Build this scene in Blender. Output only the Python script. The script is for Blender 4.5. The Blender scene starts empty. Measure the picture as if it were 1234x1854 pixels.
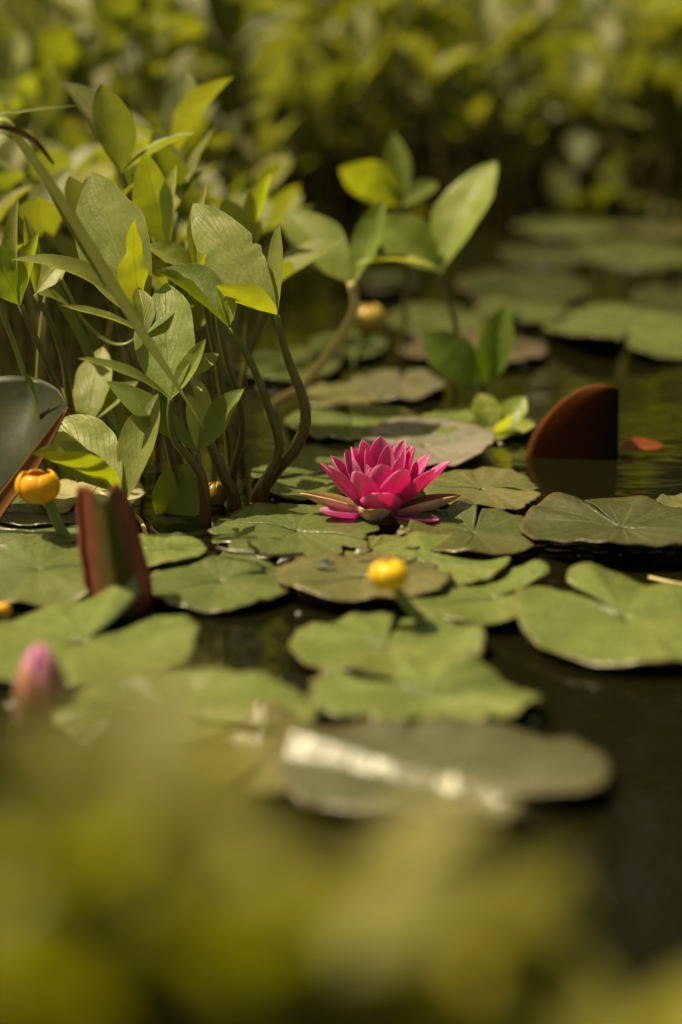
import bpy, math, random
from mathutils import Vector, Matrix, noise

R = math.radians
scene = bpy.context.scene
col = scene.collection

# ------------------------------------------------------------------ camera
H = 0.368                      # lens height above the water
FPX = 70.0 / 36.0 * 1854.0     # focal length in photograph pixels
PITCH = math.atan(977.0 / FPX)
cam_d = bpy.data.cameras.new('camera')
cam = bpy.data.objects.new('camera', cam_d)
col.objects.link(cam)
cam.location = (0, 0, H)
cam.rotation_euler = (math.pi / 2 - PITCH, 0, 0)
cam_d.sensor_fit = 'VERTICAL'
cam_d.sensor_height = 36
cam_d.sensor_width = 24
cam_d.lens = 70
cam_d.clip_start = 0.02
cam_d.clip_end = 500
cam_d.dof.use_dof = True
cam_d.dof.focus_distance = 1.395
cam_d.dof.aperture_fstop = 2.5
scene.camera = cam

# ------------------------------------------------------------------ sky, sun, exposure
SUN_EL, SUN_AZ = R(61), R(-76)       # azimuth measured from +Y (away from the lens) towards +X
world = bpy.data.worlds.new('World')
scene.world = world
world.use_nodes = True
wn = world.node_tree
wn.nodes.clear()
sky = wn.nodes.new('ShaderNodeTexSky')
sky.sky_type = 'NISHITA'
sky.sun_disc = False
sky.sun_elevation = SUN_EL
sky.sun_rotation = SUN_AZ
sky.dust_density = 3.0
tint = wn.nodes.new('ShaderNodeMix')
tint.data_type = 'RGBA'; tint.blend_type = 'MULTIPLY'
tint.inputs[0].default_value = 1.0
tint.inputs[7].default_value = (1.0, 0.78, 0.42, 1)     # warm white balance of the photograph
bg = wn.nodes.new('ShaderNodeBackground')
bg.inputs[1].default_value = 0.085
wo = wn.nodes.new('ShaderNodeOutputWorld')
wn.links.new(sky.outputs[0], tint.inputs[6])
wn.links.new(tint.outputs[2], bg.inputs[0])
wn.links.new(bg.outputs[0], wo.inputs[0])

sun_d = bpy.data.lights.new('sun', 'SUN')
sun_d.energy = 4.9
sun_d.angle = R(0.6)
sun_d.color = (1.0, 0.85, 0.55)
sun = bpy.data.objects.new('sun', sun_d)
col.objects.link(sun)
sdir = Vector((math.sin(SUN_AZ) * math.cos(SUN_EL), math.cos(SUN_AZ) * math.cos(SUN_EL), math.sin(SUN_EL)))
sun.rotation_euler = sdir.to_track_quat('Z', 'Y').to_euler()
sun.location = sdir * 20

vs = scene.view_settings
vs.view_transform = 'Standard'
vs.look = 'None'
vs.exposure = 0.75
vs.gamma = 1.0
scene.cycles.use_denoising = True
scene.cycles.max_bounces = 5
scene.cycles.diffuse_bounces = 3
scene.cycles.transmission_bounces = 3
scene.cycles.glossy_bounces = 3
scene.cycles.transparent_max_bounces = 4
scene.cycles.sample_clamp_indirect = 4.0

# ------------------------------------------------------------------ photograph pixel -> direction
FWD = Vector((0, math.cos(PITCH), -math.sin(PITCH)))
UPV = Vector((0, math.sin(PITCH), math.cos(PITCH)))
def ray(u, v):
    return FWD + Vector((1, 0, 0)) * ((u - 617.0) / FPX) - UPV * ((v - 927.0) / FPX)
def W(u, v, z=0.0):
    d = ray(u, v)
    return Vector((0, 0, H)) + d * ((z - H) / d.z)
def PY(u, v, y):
    d = ray(u, v)
    return Vector((0, 0, H)) + d * (y / d.y)
def mpp(y):                     # metres for one photograph pixel at depth y
    return y / math.cos(PITCH) / FPX
def lerp(a, b, t): return a + (b - a) * t
def sstep(a, b, x):
    t = max(0.0, min(1.0, (x - a) / (b - a)))
    return t * t * (3 - 2 * t)

# ------------------------------------------------------------------ materials
def new_mat(name):
    m = bpy.data.materials.new(name)
    m.use_nodes = True
    nt = m.node_tree
    nt.nodes.clear()
    return m, nt, nt.nodes, nt.links
def nd(ns, t, **kw):
    n = ns.new(t)
    for k, v in kw.items(): setattr(n, k, v)
    return n
def math_n(ns, ls, op, a, b=None, c=None):
    n = ns.new('ShaderNodeMath'); n.operation = op
    for i, x in enumerate((a, b, c)):
        if x is None: continue
        if isinstance(x, (int, float)): n.inputs[i].default_value = x
        else: ls.new(x, n.inputs[i])
    return n.outputs[0]
def ramp(ns, ls, fac, stops):
    n = ns.new('ShaderNodeValToRGB')
    el = n.color_ramp.elements
    while len(el) < len(stops): el.new(0.5)
    for e, (p, c) in zip(el, stops):
        e.position = p
        e.color = (*c, 1) if len(c) == 3 else c
    ls.new(fac, n.inputs[0])
    return n.outputs[0]
def mixc(ns, ls, fac, a, b, mode='MIX'):
    n = ns.new('ShaderNodeMix'); n.data_type = 'RGBA'; n.blend_type = mode
    for i, x in ((0, fac), (6, a), (7, b)):
        if isinstance(x, (int, float)): n.inputs[i].default_value = x
        elif isinstance(x, tuple): n.inputs[i].default_value = (*x, 1)
        else: ls.new(x, n.inputs[i])
    return n.outputs[2]
def noise_n(ns, ls, vec, scale, detail=4, rough=0.6):
    n = ns.new('ShaderNodeTexNoise')
    n.inputs['Scale'].default_value = scale
    n.inputs['Detail'].default_value = detail
    n.inputs['Roughness'].default_value = rough
    if vec is not None: ls.new(vec, n.inputs['Vector'])
    return n.outputs['Fac']

def leaf_material(name, top, trans, rough=0.45, tmix=0.48, vein=(0.36, 0.38, 0.12), bump=0.45, sidev=0.2):
    """Leaf blade: UV x runs across (0.5 is the midrib), UV y along. Object colour tints each leaf."""
    m, nt, ns, ls = new_mat(name)
    uv = nd(ns, 'ShaderNodeUVMap').outputs[0]
    sep = nd(ns, 'ShaderNodeSeparateXYZ'); ls.new(uv, sep.inputs[0])
    oi = nd(ns, 'ShaderNodeObjectInfo')
    tc = nd(ns, 'ShaderNodeTexCoord')
    a = math_n(ns, ls, 'ABSOLUTE', math_n(ns, ls, 'SUBTRACT', sep.outputs[0], 0.5))
    mid = math_n(ns, ls, 'SUBTRACT', 1.0, math_n(ns, ls, 'SMOOTH_MIN', math_n(ns, ls, 'DIVIDE', a, 0.022), 1.0, 0.3))
    mid = math_n(ns, ls, 'MAXIMUM', mid, 0.0)
    # side veins sweep forward from the midrib
    nz = noise_n(ns, ls, tc.outputs['Object'], 45, 2)
    sv = math_n(ns, ls, 'ADD', math_n(ns, ls, 'MULTIPLY', sep.outputs[1], 8.0), math_n(ns, ls, 'MULTIPLY', a, -9.0))
    sv = math_n(ns, ls, 'ADD', sv, math_n(ns, ls, 'MULTIPLY', nz, 0.7))
    sv = math_n(ns, ls, 'ABSOLUTE', math_n(ns, ls, 'SUBTRACT', math_n(ns, ls, 'FRACT', sv), 0.5))
    sv = math_n(ns, ls, 'MAXIMUM', math_n(ns, ls, 'SUBTRACT', 1.0, math_n(ns, ls, 'DIVIDE', sv, 0.09)), 0.0)
    edge = math_n(ns, ls, 'GREATER_THAN', a, 0.483)
    blot = noise_n(ns, ls, tc.outputs['Object'], 60, 6, 0.65)
    fine = noise_n(ns, ls, tc.outputs['Object'], 420, 3, 0.6)
    big = noise_n(ns, ls, tc.outputs['Object'], 22, 3, 0.5)
    c = mixc(ns, ls, 1.0, top, oi.outputs['Color'], 'MULTIPLY')
    c = mixc(ns, ls, 1.0, c, ramp(ns, ls, blot, [(0.3, (0.85, 0.86, 0.83)), (0.7, (1.12, 1.1, 1.15))]), 'MULTIPLY')
    c = mixc(ns, ls, 1.0, c, ramp(ns, ls, fine, [(0.3, (0.88, 0.89, 0.85)), (0.7, (1.1, 1.09, 1.13))]), 'MULTIPLY')
    c = mixc(ns, ls, 1.0, c, ramp(ns, ls, big, [(0.35, (0.9, 0.95, 0.85)), (0.65, (1.15, 1.05, 1.1))]), 'MULTIPLY')
    c = mixc(ns, ls, math_n(ns, ls, 'MULTIPLY', mid, 0.75), c, vein)
    c = mixc(ns, ls, math_n(ns, ls, 'MULTIPLY', sv, sidev * 0.8), c, vein)
    c = mixc(ns, ls, math_n(ns, ls, 'MULTIPLY', edge, 0.55), c, (0.34, 0.33, 0.10))
    t = mixc(ns, ls, 1.0, trans, oi.outputs['Color'], 'MULTIPLY')
    t = mixc(ns, ls, 1.0, t, ramp(ns, ls, blot, [(0.3, (0.8, 0.8, 0.8)), (0.7, (1.1, 1.1, 1.1))]), 'MULTIPLY')
    t = mixc(ns, ls, math_n(ns, ls, 'MULTIPLY', mid, 0.6), t, (0.10, 0.13, 0.005))
    bh = math_n(ns, ls, 'ADD', math_n(ns, ls, 'MULTIPLY', sv, -0.35), math_n(ns, ls, 'MULTIPLY', mid, -0.8))
    bh = math_n(ns, ls, 'ADD', bh, math_n(ns, ls, 'MULTIPLY', blot, 1.6))
    bh = math_n(ns, ls, 'ADD', bh, math_n(ns, ls, 'MULTIPLY', fine, 0.25))
    bp = nd(ns, 'ShaderNodeBump'); bp.inputs['Strength'].default_value = bump; bp.inputs['Distance'].default_value = 0.0012
    ls.new(bh, bp.inputs['Height'])
    p = nd(ns, 'ShaderNodeBsdfPrincipled')
    ls.new(c, p.inputs['Base Color'])
    rr = ramp(ns, ls, blot, [(0.3, (rough - 0.1,) * 3), (0.7, (rough + 0.12,) * 3)])
    ls.new(rr, p.inputs['Roughness'])
    p.inputs['IOR'].default_value = 1.45
    ls.new(bp.outputs[0], p.inputs['Normal'])
    tr = nd(ns, 'ShaderNodeBsdfTranslucent'); ls.new(t, tr.inputs[0])
    mx = nd(ns, 'ShaderNodeMixShader'); mx.inputs[0].default_value = tmix
    ls.new(p.outputs[0], mx.inputs[1]); ls.new(tr.outputs[0], mx.inputs[2])
    out = nd(ns, 'ShaderNodeOutputMaterial'); ls.new(mx.outputs[0], out.inputs[0])
    return m

def pad_material(name, under=False):
    """Lily pad: UV x is the angle (0-1), UV y the radius. Object colour gives the base colour."""
    m, nt, ns, ls = new_mat(name)
    uv = nd(ns, 'ShaderNodeUVMap').outputs[0]
    sep = nd(ns, 'ShaderNodeSeparateXYZ'); ls.new(uv, sep.inputs[0])
    oi = nd(ns, 'ShaderNodeObjectInfo')
    tc = nd(ns, 'ShaderNodeTexCoord')
    ob = tc.outputs['Object']
    wob = noise_n(ns, ls, ob, 30, 3)
    ang = math_n(ns, ls, 'ADD', math_n(ns, ls, 'MULTIPLY', sep.outputs[0], 19.0), math_n(ns, ls, 'MULTIPLY', wob, 0.55))
    av = math_n(ns, ls, 'ABSOLUTE', math_n(ns, ls, 'SUBTRACT', math_n(ns, ls, 'FRACT', ang), 0.5))
    wid = math_n(ns, ls, 'DIVIDE', 0.035, math_n(ns, ls, 'ADD', sep.outputs[1], 0.12))
    vein = math_n(ns, ls, 'MAXIMUM', math_n(ns, ls, 'SUBTRACT', 1.0, math_n(ns, ls, 'DIVIDE', av, wid)), 0.0)
    vein = math_n(ns, ls, 'MULTIPLY', vein, ramp(ns, ls, sep.outputs[1], [(0.0, (1, 1, 1)), (0.55, (0.55,) * 3), (0.95, (0.0,) * 3)]))
    blot = noise_n(ns, ls, ob, 38, 7, 0.68)
    fine = noise_n(ns, ls, ob, 300, 4, 0.65)
    big = noise_n(ns, ls, ob, 13, 3, 0.5)
    spots = noise_n(ns, ls, ob, 120, 2, 0.5)
    quilt = nd(ns, 'ShaderNodeTexVoronoi'); quilt.inputs['Scale'].default_value = 160; ls.new(ob, quilt.inputs['Vector'])
    base = oi.outputs['Color']
    if under:
        base = mixc(ns, ls, 1.0, base, (1.15, 0.62, 0.6), 'MULTIPLY')
    c = mixc(ns, ls, 1.0, base, ramp(ns, ls, blot, [(0.28, (0.78, 0.80, 0.76)), (0.72, (1.16, 1.13, 1.18))]), 'MULTIPLY')
    c = mixc(ns, ls, 1.0, c, ramp(ns, ls, big, [(0.3, (0.86, 0.92, 0.86)), (0.7, (1.14, 1.06, 1.04))]), 'MULTIPLY')
    c = mixc(ns, ls, 1.0, c, ramp(ns, ls, fine, [(0.3, (0.82, 0.83, 0.8)), (0.7, (1.15, 1.14, 1.18))]), 'MULTIPLY')
    c = mixc(ns, ls, math_n(ns, ls, 'MULTIPLY', vein, 0.38), c, (0.30, 0.32, 0.12))
    # brown decay specks and a browned rim
    sp = ramp(ns, ls, spots, [(0.70, (0, 0, 0)), (0.76, (1, 1, 1))])
    c = mixc(ns, ls, math_n(ns, ls, 'MULTIPLY', sp, 0.7), c, (0.05, 0.03, 0.012))
    rim = ramp(ns, ls, math_n(ns, ls, 'ADD', sep.outputs[1], math_n(ns, ls, 'MULTIPLY', blot, 0.06)), [(0.985, (0, 0, 0)), (1.025, (1, 1, 1))])
    c = mixc(ns, ls, math_n(ns, ls, 'MULTIPLY', rim, 0.45), c, (0.13, 0.085, 0.03))
    bh = math_n(ns, ls, 'ADD', math_n(ns, ls, 'MULTIPLY', vein, -0.35), math_n(ns, ls, 'MULTIPLY', blot, 1.5))
    bh = math_n(ns, ls, 'ADD', bh, math_n(ns, ls, 'MULTIPLY', quilt.outputs['Distance'], 0.35))
    bh = math_n(ns, ls, 'ADD', bh, math_n(ns, ls, 'MULTIPLY', fine, 0.3))
    bp = nd(ns, 'ShaderNodeBump'); bp.inputs['Strength'].default_value = 0.5; bp.inputs['Distance'].default_value = 0.0016
    ls.new(bh, bp.inputs['Height'])
    p = nd(ns, 'ShaderNodeBsdfPrincipled')
    ls.new(c, p.inputs['Base Color'])
    ls.new(ramp(ns, ls, blot, [(0.3, (0.20,) * 3), (0.7, (0.36,) * 3)]), p.inputs['Roughness'])
    p.inputs['IOR'].default_value = 1.5
    ls.new(bp.outputs[0], p.inputs['Normal'])
    out = nd(ns, 'ShaderNodeOutputMaterial')
    tr = nd(ns, 'ShaderNodeBsdfTranslucent')
    ls.new(mixc(ns, ls, 1.0, base, (1.6, 1.5, 0.25), 'MULTIPLY'), tr.inputs[0])
    mx = nd(ns, 'ShaderNodeMixShader'); mx.inputs[0].default_value = 0.12
    ls.new(p.outputs[0], mx.inputs[1]); ls.new(tr.outputs[0], mx.inputs[2])
    ls.new(mx.outputs[0], out.inputs[0])
    return m

def simple_material(name, c0, c1, rough=0.5, scale=60, grad=None, trans=None, tmix=0.3, bump=0.2, objcol=False, spec=0.5):
    """Two-tone noise; grad = list of (pos, colour) along UV y multiplies it."""
    m, nt, ns, ls = new_mat(name)
    tc = nd(ns, 'ShaderNodeTexCoord')
    n = noise_n(ns, ls, tc.outputs['Object'], scale, 5)
    c = ramp(ns, ls, n, [(0.32, c0), (0.68, c1)])
    if grad:
        uv = nd(ns, 'ShaderNodeUVMap').outputs[0]
        sep = nd(ns, 'ShaderNodeSeparateXYZ'); ls.new(uv, sep.inputs[0])
        c = mixc(ns, ls, 1.0, c, ramp(ns, ls, sep.outputs[1], grad), 'MULTIPLY')
    if objcol:
        oi = nd(ns, 'ShaderNodeObjectInfo')
        c = mixc(ns, ls, 1.0, c, oi.outputs['Color'], 'MULTIPLY')
    bp = nd(ns, 'ShaderNodeBump'); bp.inputs['Strength'].default_value = bump; bp.inputs['Distance'].default_value = 0.001
    ls.new(n, bp.inputs['Height'])
    p = nd(ns, 'ShaderNodeBsdfPrincipled')
    ls.new(c, p.inputs['Base Color']); p.inputs['Roughness'].default_value = rough
    p.inputs['Specular IOR Level'].default_value = spec
    ls.new(bp.outputs[0], p.inputs['Normal'])
    out = nd(ns, 'ShaderNodeOutputMaterial')
    if trans:
        tr = nd(ns, 'ShaderNodeBsdfTranslucent')
        tr.inputs[0].default_value = (*trans, 1)
        mx = nd(ns, 'ShaderNodeMixShader'); mx.inputs[0].default_value = tmix
        ls.new(p.outputs[0], mx.inputs[1]); ls.new(tr.outputs[0], mx.inputs[2])
        ls.new(mx.outputs[0], out.inputs[0])
    else:
        ls.new(p.outputs[0], out.inputs[0])
    return m

def petal_material(name, stops, trans, tmix=0.35, streak=(0.9, 0.45, 0.55), samt=0.35, rough=0.5):
    m, nt, ns, ls = new_mat(name)
    uv = nd(ns, 'ShaderNodeUVMap').outputs[0]
    sep = nd(ns, 'ShaderNodeSeparateXYZ'); ls.new(uv, sep.inputs[0])
    oi = nd(ns, 'ShaderNodeObjectInfo')
    mp = nd(ns, 'ShaderNodeMapping'); mp.inputs['Scale'].default_value = (26, 2.2, 1); ls.new(uv, mp.inputs['Vector'])
    st = noise_n(ns, ls, mp.outputs[0], 1.0, 4, 0.6)
    tc = nd(ns, 'ShaderNodeTexCoord')
    mot = noise_n(ns, ls, tc.outputs['Object'], 260, 4)
    c = ramp(ns, ls, sep.outputs[1], stops)
    s2 = ramp(ns, ls, st, [(0.42, (0, 0, 0)), (0.75, (1, 1, 1))])
    fac = math_n(ns, ls, 'MULTIPLY', math_n(ns, ls, 'MULTIPLY', s2, samt), ramp(ns, ls, sep.outputs[1], [(0.15, (0, 0, 0)), (0.8, (1, 1, 1))]))
    c = mixc(ns, ls, fac, c, streak)
    c = mixc(ns, ls, 1.0, c, oi.outputs['Color'], 'MULTIPLY')
    c = mixc(ns, ls, 1.0, c, ramp(ns, ls, mot, [(0.3, (0.82,) * 3), (0.7, (1.12,) * 3)]), 'MULTIPLY')
    bp = nd(ns, 'ShaderNodeBump'); bp.inputs['Strength'].default_value = 0.25; bp.inputs['Distance'].default_value = 0.0006
    ls.new(st, bp.inputs['Height'])
    p = nd(ns, 'ShaderNodeBsdfPrincipled')
    ls.new(c, p.inputs['Base Color']); p.inputs['Roughness'].default_value = rough
    p.inputs['Sheen Weight'].default_value = 0.15
    ls.new(bp.outputs[0], p.inputs['Normal'])
    tr = nd(ns, 'ShaderNodeBsdfTranslucent')
    ls.new(mixc(ns, ls, 1.0, oi.outputs['Color'], trans, 'MULTIPLY'), tr.inputs[0])
    mx = nd(ns, 'ShaderNodeMixShader'); mx.inputs[0].default_value = tmix
    ls.new(p.outputs[0], mx.inputs[1]); ls.new(tr.outputs[0], mx.inputs[2])
    out = nd(ns, 'ShaderNodeOutputMaterial'); ls.new(mx.outputs[0], out.inputs[0])
    return m

def water_material():
    m, nt, ns, ls = new_mat('pond_water')
    tc = nd(ns, 'ShaderNodeTexCoord')
    mp = nd(ns, 'ShaderNodeMapping'); mp.inputs['Scale'].default_value = (16, 55, 1); mp.inputs['Rotation'].default_value = (0, 0, R(-14))
    ls.new(tc.outputs['Object'], mp.inputs['Vector'])
    n1 = nd(ns, 'ShaderNodeTexNoise'); n1.inputs['Scale'].default_value = 1.0; n1.inputs['Detail'].default_value = 2; n1.inputs['Distortion'].default_value = 0.8
    ls.new(mp.outputs[0], n1.inputs['Vector'])
    n2 = noise_n(ns, ls, tc.outputs['Object'], 6, 2)
    # calm and ruffled patches
    patch = ramp(ns, ls, noise_n(ns, ls, tc.outputs['Object'], 2.2, 2), [(0.4, (0.12,) * 3), (0.65, (1,) * 3)])
    h = math_n(ns, ls, 'ADD', math_n(ns, ls, 'MULTIPLY', n1.outputs['Fac'], patch), math_n(ns, ls, 'MULTIPLY', n2, 0.8))
    bp = nd(ns, 'ShaderNodeBump'); bp.inputs['Strength'].default_value = 0.5; bp.inputs['Distance'].default_value = 0.0035
    ls.new(h, bp.inputs['Height'])
    dust = ramp(ns, ls, noise_n(ns, ls, tc.outputs['Object'], 420, 3), [(0.69, (0.006, 0.006, 0.0018)), (0.76, (0.09, 0.085, 0.04))])
    p = nd(ns, 'ShaderNodeBsdfPrincipled')
    ls.new(dust, p.inputs['Base Color'])
    p.inputs['Roughness'].default_value = 0.015
    p.inputs['IOR'].default_value = 1.333
    ls.new(bp.outputs[0], p.inputs['Normal'])
    out = nd(ns, 'ShaderNodeOutputMaterial'); ls.new(p.outputs[0], out.inputs[0])
    return m

M = {}
M['bog_near'] = leaf_material('bogbean_leaf_near_bank', (0.22, 0.235, 0.07), (0.28, 0.31, 0.012))
M['bog'] = leaf_material('bogbean_leaf', (0.235, 0.275, 0.058), (0.36, 0.40, 0.010))
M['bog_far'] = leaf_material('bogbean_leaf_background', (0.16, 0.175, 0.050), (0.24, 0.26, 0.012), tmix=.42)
M['pad'] = pad_material('lily_pad_top')
M['pad_under'] = pad_material('lily_pad_underside', True)
M['stem'] = simple_material('bogbean_stem', (0.06, 0.07, 0.012), (0.11, 0.115, 0.02), 0.35, 90,
        grad=[(0.0, (1.2, 0.45, 0.35)), (0.45, (1.0, 0.75, 0.6)), (1.0, (1.2, 1.25, 1.0))])
M['stem_pale'] = simple_material('pale_dead_stem', (0.40, 0.31, 0.11), (0.52, 0.42, 0.17), 0.5, 90)
M['stem_dark'] = simple_material('pond_lily_stalk', (0.09, 0.125, 0.016), (0.14, 0.18, 0.028), 0.4, 90)
M['grass'] = simple_material('sedge_leaf', (0.14, 0.17, 0.045), (0.22, 0.25, 0.085), 0.4, 60, trans=(0.50, 0.52, 0.08), tmix=0.4, objcol=True)
M['sedge'] = simple_material('sunlit_sedge_blade', (0.42, 0.44, 0.17), (0.60, 0.61, 0.28), 0.35, 60, trans=(0.65, 0.66, 0.2), tmix=0.5)  # main blade: the sunlight on it is put into a lighter colour
M['seed'] = simple_material('sedge_seed_head', (0.10, 0.04, 0.014), (0.24, 0.11, 0.04), 0.7, 400)
M['mud'] = simple_material('bank_soil', (0.007, 0.006, 0.002), (0.018, 0.014, 0.006), 0.95, 14, bump=0.6, spec=.05)
M['bark'] = simple_material('shrub_bark', (0.03, 0.022, 0.012), (0.07, 0.05, 0.03), 0.85, 30)
M['shrub'] = leaf_material('shrub_leaf', (0.045, 0.055, 0.012), (0.09, 0.10, 0.003), rough=0.5, tmix=0.3)
M['twig'] = simple_material('wet_twig', (0.02, 0.012, 0.006), (0.06, 0.035, 0.016), 0.3, 200)
M['yellow'] = simple_material('yellow_sepal', (0.72, 0.36, 0.004), (0.85, 0.50, 0.008), 0.4, 90, trans=(0.8, 0.38, 0.0), tmix=0.25, objcol=True)
M['petal'] = petal_material('pink_petal', [(0.0, (0.46, 0.004, 0.19)), (0.45, (0.62, 0.020, 0.29)), (0.85, (0.68, 0.11, 0.39)), (1.0, (0.76, 0.36, 0.56))], (0.92, 0.02, 0.40), tmix=0.46, streak=(0.74, 0.32, 0.52), samt=0.6)
M['petal_pale'] = petal_material('pale_petal', [(0.0, (0.55, 0.04, 0.32)), (0.5, (0.64, 0.16, 0.46)), (1.0, (0.74, 0.42, 0.62))], (0.92, 0.18, 0.62), tmix=0.42, streak=(0.74, 0.48, 0.56), samt=0.6)
M['sepal_in'] = petal_material('sepal_inside', [(0.0, (0.62, 0.25, 0.22)), (0.6, (0.66, 0.40, 0.28)), (1.0, (0.45, 0.28, 0.08))], (0.5, 0.25, 0.1), tmix=0.15, streak=(0.7, 0.5, 0.38))
M['sepal_out'] = petal_material('sepal_outside', [(0.0, (0.30, 0.15, 0.06)), (0.6, (0.22, 0.14, 0.04)), (1.0, (0.14, 0.11, 0.02))], (0.3, 0.2, 0.03), tmix=0.1, streak=(0.24, 0.14, 0.05))
M['stamen'] = simple_material('stamen', (0.75, 0.36, 0.02), (0.85, 0.5, 0.05), 0.5, 300)
M['red_leaf'] = simple_material('red_young_leaf', (0.15, 0.030, 0.012), (0.24, 0.055, 0.022), 0.38, 70, objcol=True, trans=(0.25, 0.06, 0.004), tmix=0.25)
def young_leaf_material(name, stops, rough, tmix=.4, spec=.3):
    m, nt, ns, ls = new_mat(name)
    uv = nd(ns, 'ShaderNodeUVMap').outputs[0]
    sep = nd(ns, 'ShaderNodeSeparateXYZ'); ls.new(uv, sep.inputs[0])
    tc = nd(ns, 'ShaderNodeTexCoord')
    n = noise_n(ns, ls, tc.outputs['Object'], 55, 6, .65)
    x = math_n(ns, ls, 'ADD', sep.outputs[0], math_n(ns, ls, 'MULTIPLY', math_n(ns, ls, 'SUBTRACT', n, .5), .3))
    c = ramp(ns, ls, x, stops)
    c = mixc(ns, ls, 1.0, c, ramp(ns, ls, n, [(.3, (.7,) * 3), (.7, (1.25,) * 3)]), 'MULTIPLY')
    bp = nd(ns, 'ShaderNodeBump'); bp.inputs['Strength'].default_value = .3; bp.inputs['Distance'].default_value = .001
    ls.new(n, bp.inputs['Height'])
    p = nd(ns, 'ShaderNodeBsdfPrincipled'); ls.new(c, p.inputs['Base Color']); p.inputs['Roughness'].default_value = rough
    p.inputs['Specular IOR Level'].default_value = spec
    ls.new(bp.outputs[0], p.inputs['Normal'])
    tr = nd(ns, 'ShaderNodeBsdfTranslucent'); ls.new(c, tr.inputs[0])
    mx = nd(ns, 'ShaderNodeMixShader'); mx.inputs[0].default_value = tmix
    ls.new(p.outputs[0], mx.inputs[1]); ls.new(tr.outputs[0], mx.inputs[2])
    out = nd(ns, 'ShaderNodeOutputMaterial'); ls.new(mx.outputs[0], out.inputs[0])
    return m
M['young_leaf'] = young_leaf_material('young_lily_leaf', [(0.0, (.11, .11, .014)), (.22, (.13, .085, .018)), (.42, (.23, .065, .035)), (.62, (.30, .080, .055)), (1.0, (.32, .10, .07))], .4)
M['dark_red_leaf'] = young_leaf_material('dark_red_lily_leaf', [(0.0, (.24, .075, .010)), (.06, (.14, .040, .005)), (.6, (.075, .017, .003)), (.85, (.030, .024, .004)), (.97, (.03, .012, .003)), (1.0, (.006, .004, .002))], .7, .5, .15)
M['water'] = water_material()
M['droplet'] = simple_material('droplet', (0.30, 0.29, 0.25), (0.4, 0.38, 0.34), 0.06, 200)

# ------------------------------------------------------------------ mesh helpers
def link(name, verts, faces, mat, parent=None, uvs=None, smooth=True, origin=None, mats=None, color=None):
    me = bpy.data.meshes.new(name)
    o0 = Vector(origin) if origin is not None else Vector((0, 0, 0))
    me.from_pydata([tuple(Vector(v) - o0) for v in verts], [], faces)
    if uvs:
        ul = me.uv_layers.new(name='UVMap')
        for p in me.polygons:
            for li in p.loop_indices:
                ul.data[li].uv = uvs[me.loops[li].vertex_index]
    for mm in (mats or [mat]): me.materials.append(mm)
    if smooth:
        me.polygons.foreach_set('use_smooth', [True] * len(me.polygons))
    me.update()
    ob = bpy.data.objects.new(name, me)
    col.objects.link(ob)
    if parent is not None:
        ob.parent = parent
        ob.location = o0 - parent_origin(parent)
    else:
        ob.location = o0
    if color is not None:
        ob.color = (*color, 1)
    return ob
def parent_origin(p):
    v = Vector(p.location)
    while p.parent is not None:
        p = p.parent; v = v + Vector(p.location)
    return v
def empty(name, loc):
    e = bpy.data.objects.new(name, None)
    e.empty_display_size = 0.02
    col.objects.link(e)
    e.location = loc
    return e
def tag(o, label, cat, group=None, kind=None):
    o['label'] = label; o['category'] = cat
    if group: o['group'] = group
    if kind: o['kind'] = kind
    return o
def structure(o):
    o['kind'] = 'structure'
    return o

def smooth_path(pts, n):
    """Catmull-Rom through pts -> n+1 points with (point, param 0..1)."""
    P = [Vector(p) for p in pts]
    P = [P[0] * 2 - P[1]] + P + [P[-1] * 2 - P[-2]]
    segs = len(P) - 3
    out = []
    for i in range(n + 1):
        x = i / n * segs
        k = min(int(x), segs - 1); t = x - k
        a, b, c, d = P[k:k + 4]
        out.append(0.5 * ((2 * b) + (c - a) * t + (2 * a - 5 * b + 4 * c - d) * t * t + (3 * b - a - 3 * c + d) * t ** 3))
    return out
def tube(pts, r0, r1, n=16, sides=8, rfun=None):
    path = smooth_path(pts, n)
    vs_, fs, uv = [], [], []
    ref = Vector((0.13, 0.9, 0.3))
    for i, p in enumerate(path):
        t = (path[min(i + 1, n)] - path[max(i - 1, 0)]).normalized()
        s = t.cross(ref)
        if s.length < 1e-4: s = t.cross(Vector((1, 0, 0)))
        s.normalize(); b = t.cross(s)
        r = lerp(r0, r1, i / n) if rfun is None else rfun(i / n)
        for k in range(sides):
            a = 2 * math.pi * k / sides
            vs_.append(p + s * (math.cos(a) * r) + b * (math.sin(a) * r)); uv.append((k / sides, i / n))
    for i in range(n):
        for k in range(sides):
            k2 = (k + 1) % sides
            fs.append((i * sides + k, i * sides + k2, (i + 1) * sides + k2, (i + 1) * sides + k))
    fs.append(tuple(range(sides - 1, -1, -1)))
    fs.append(tuple(range(n * sides, (n + 1) * sides)))
    return vs_, fs, uv

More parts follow.
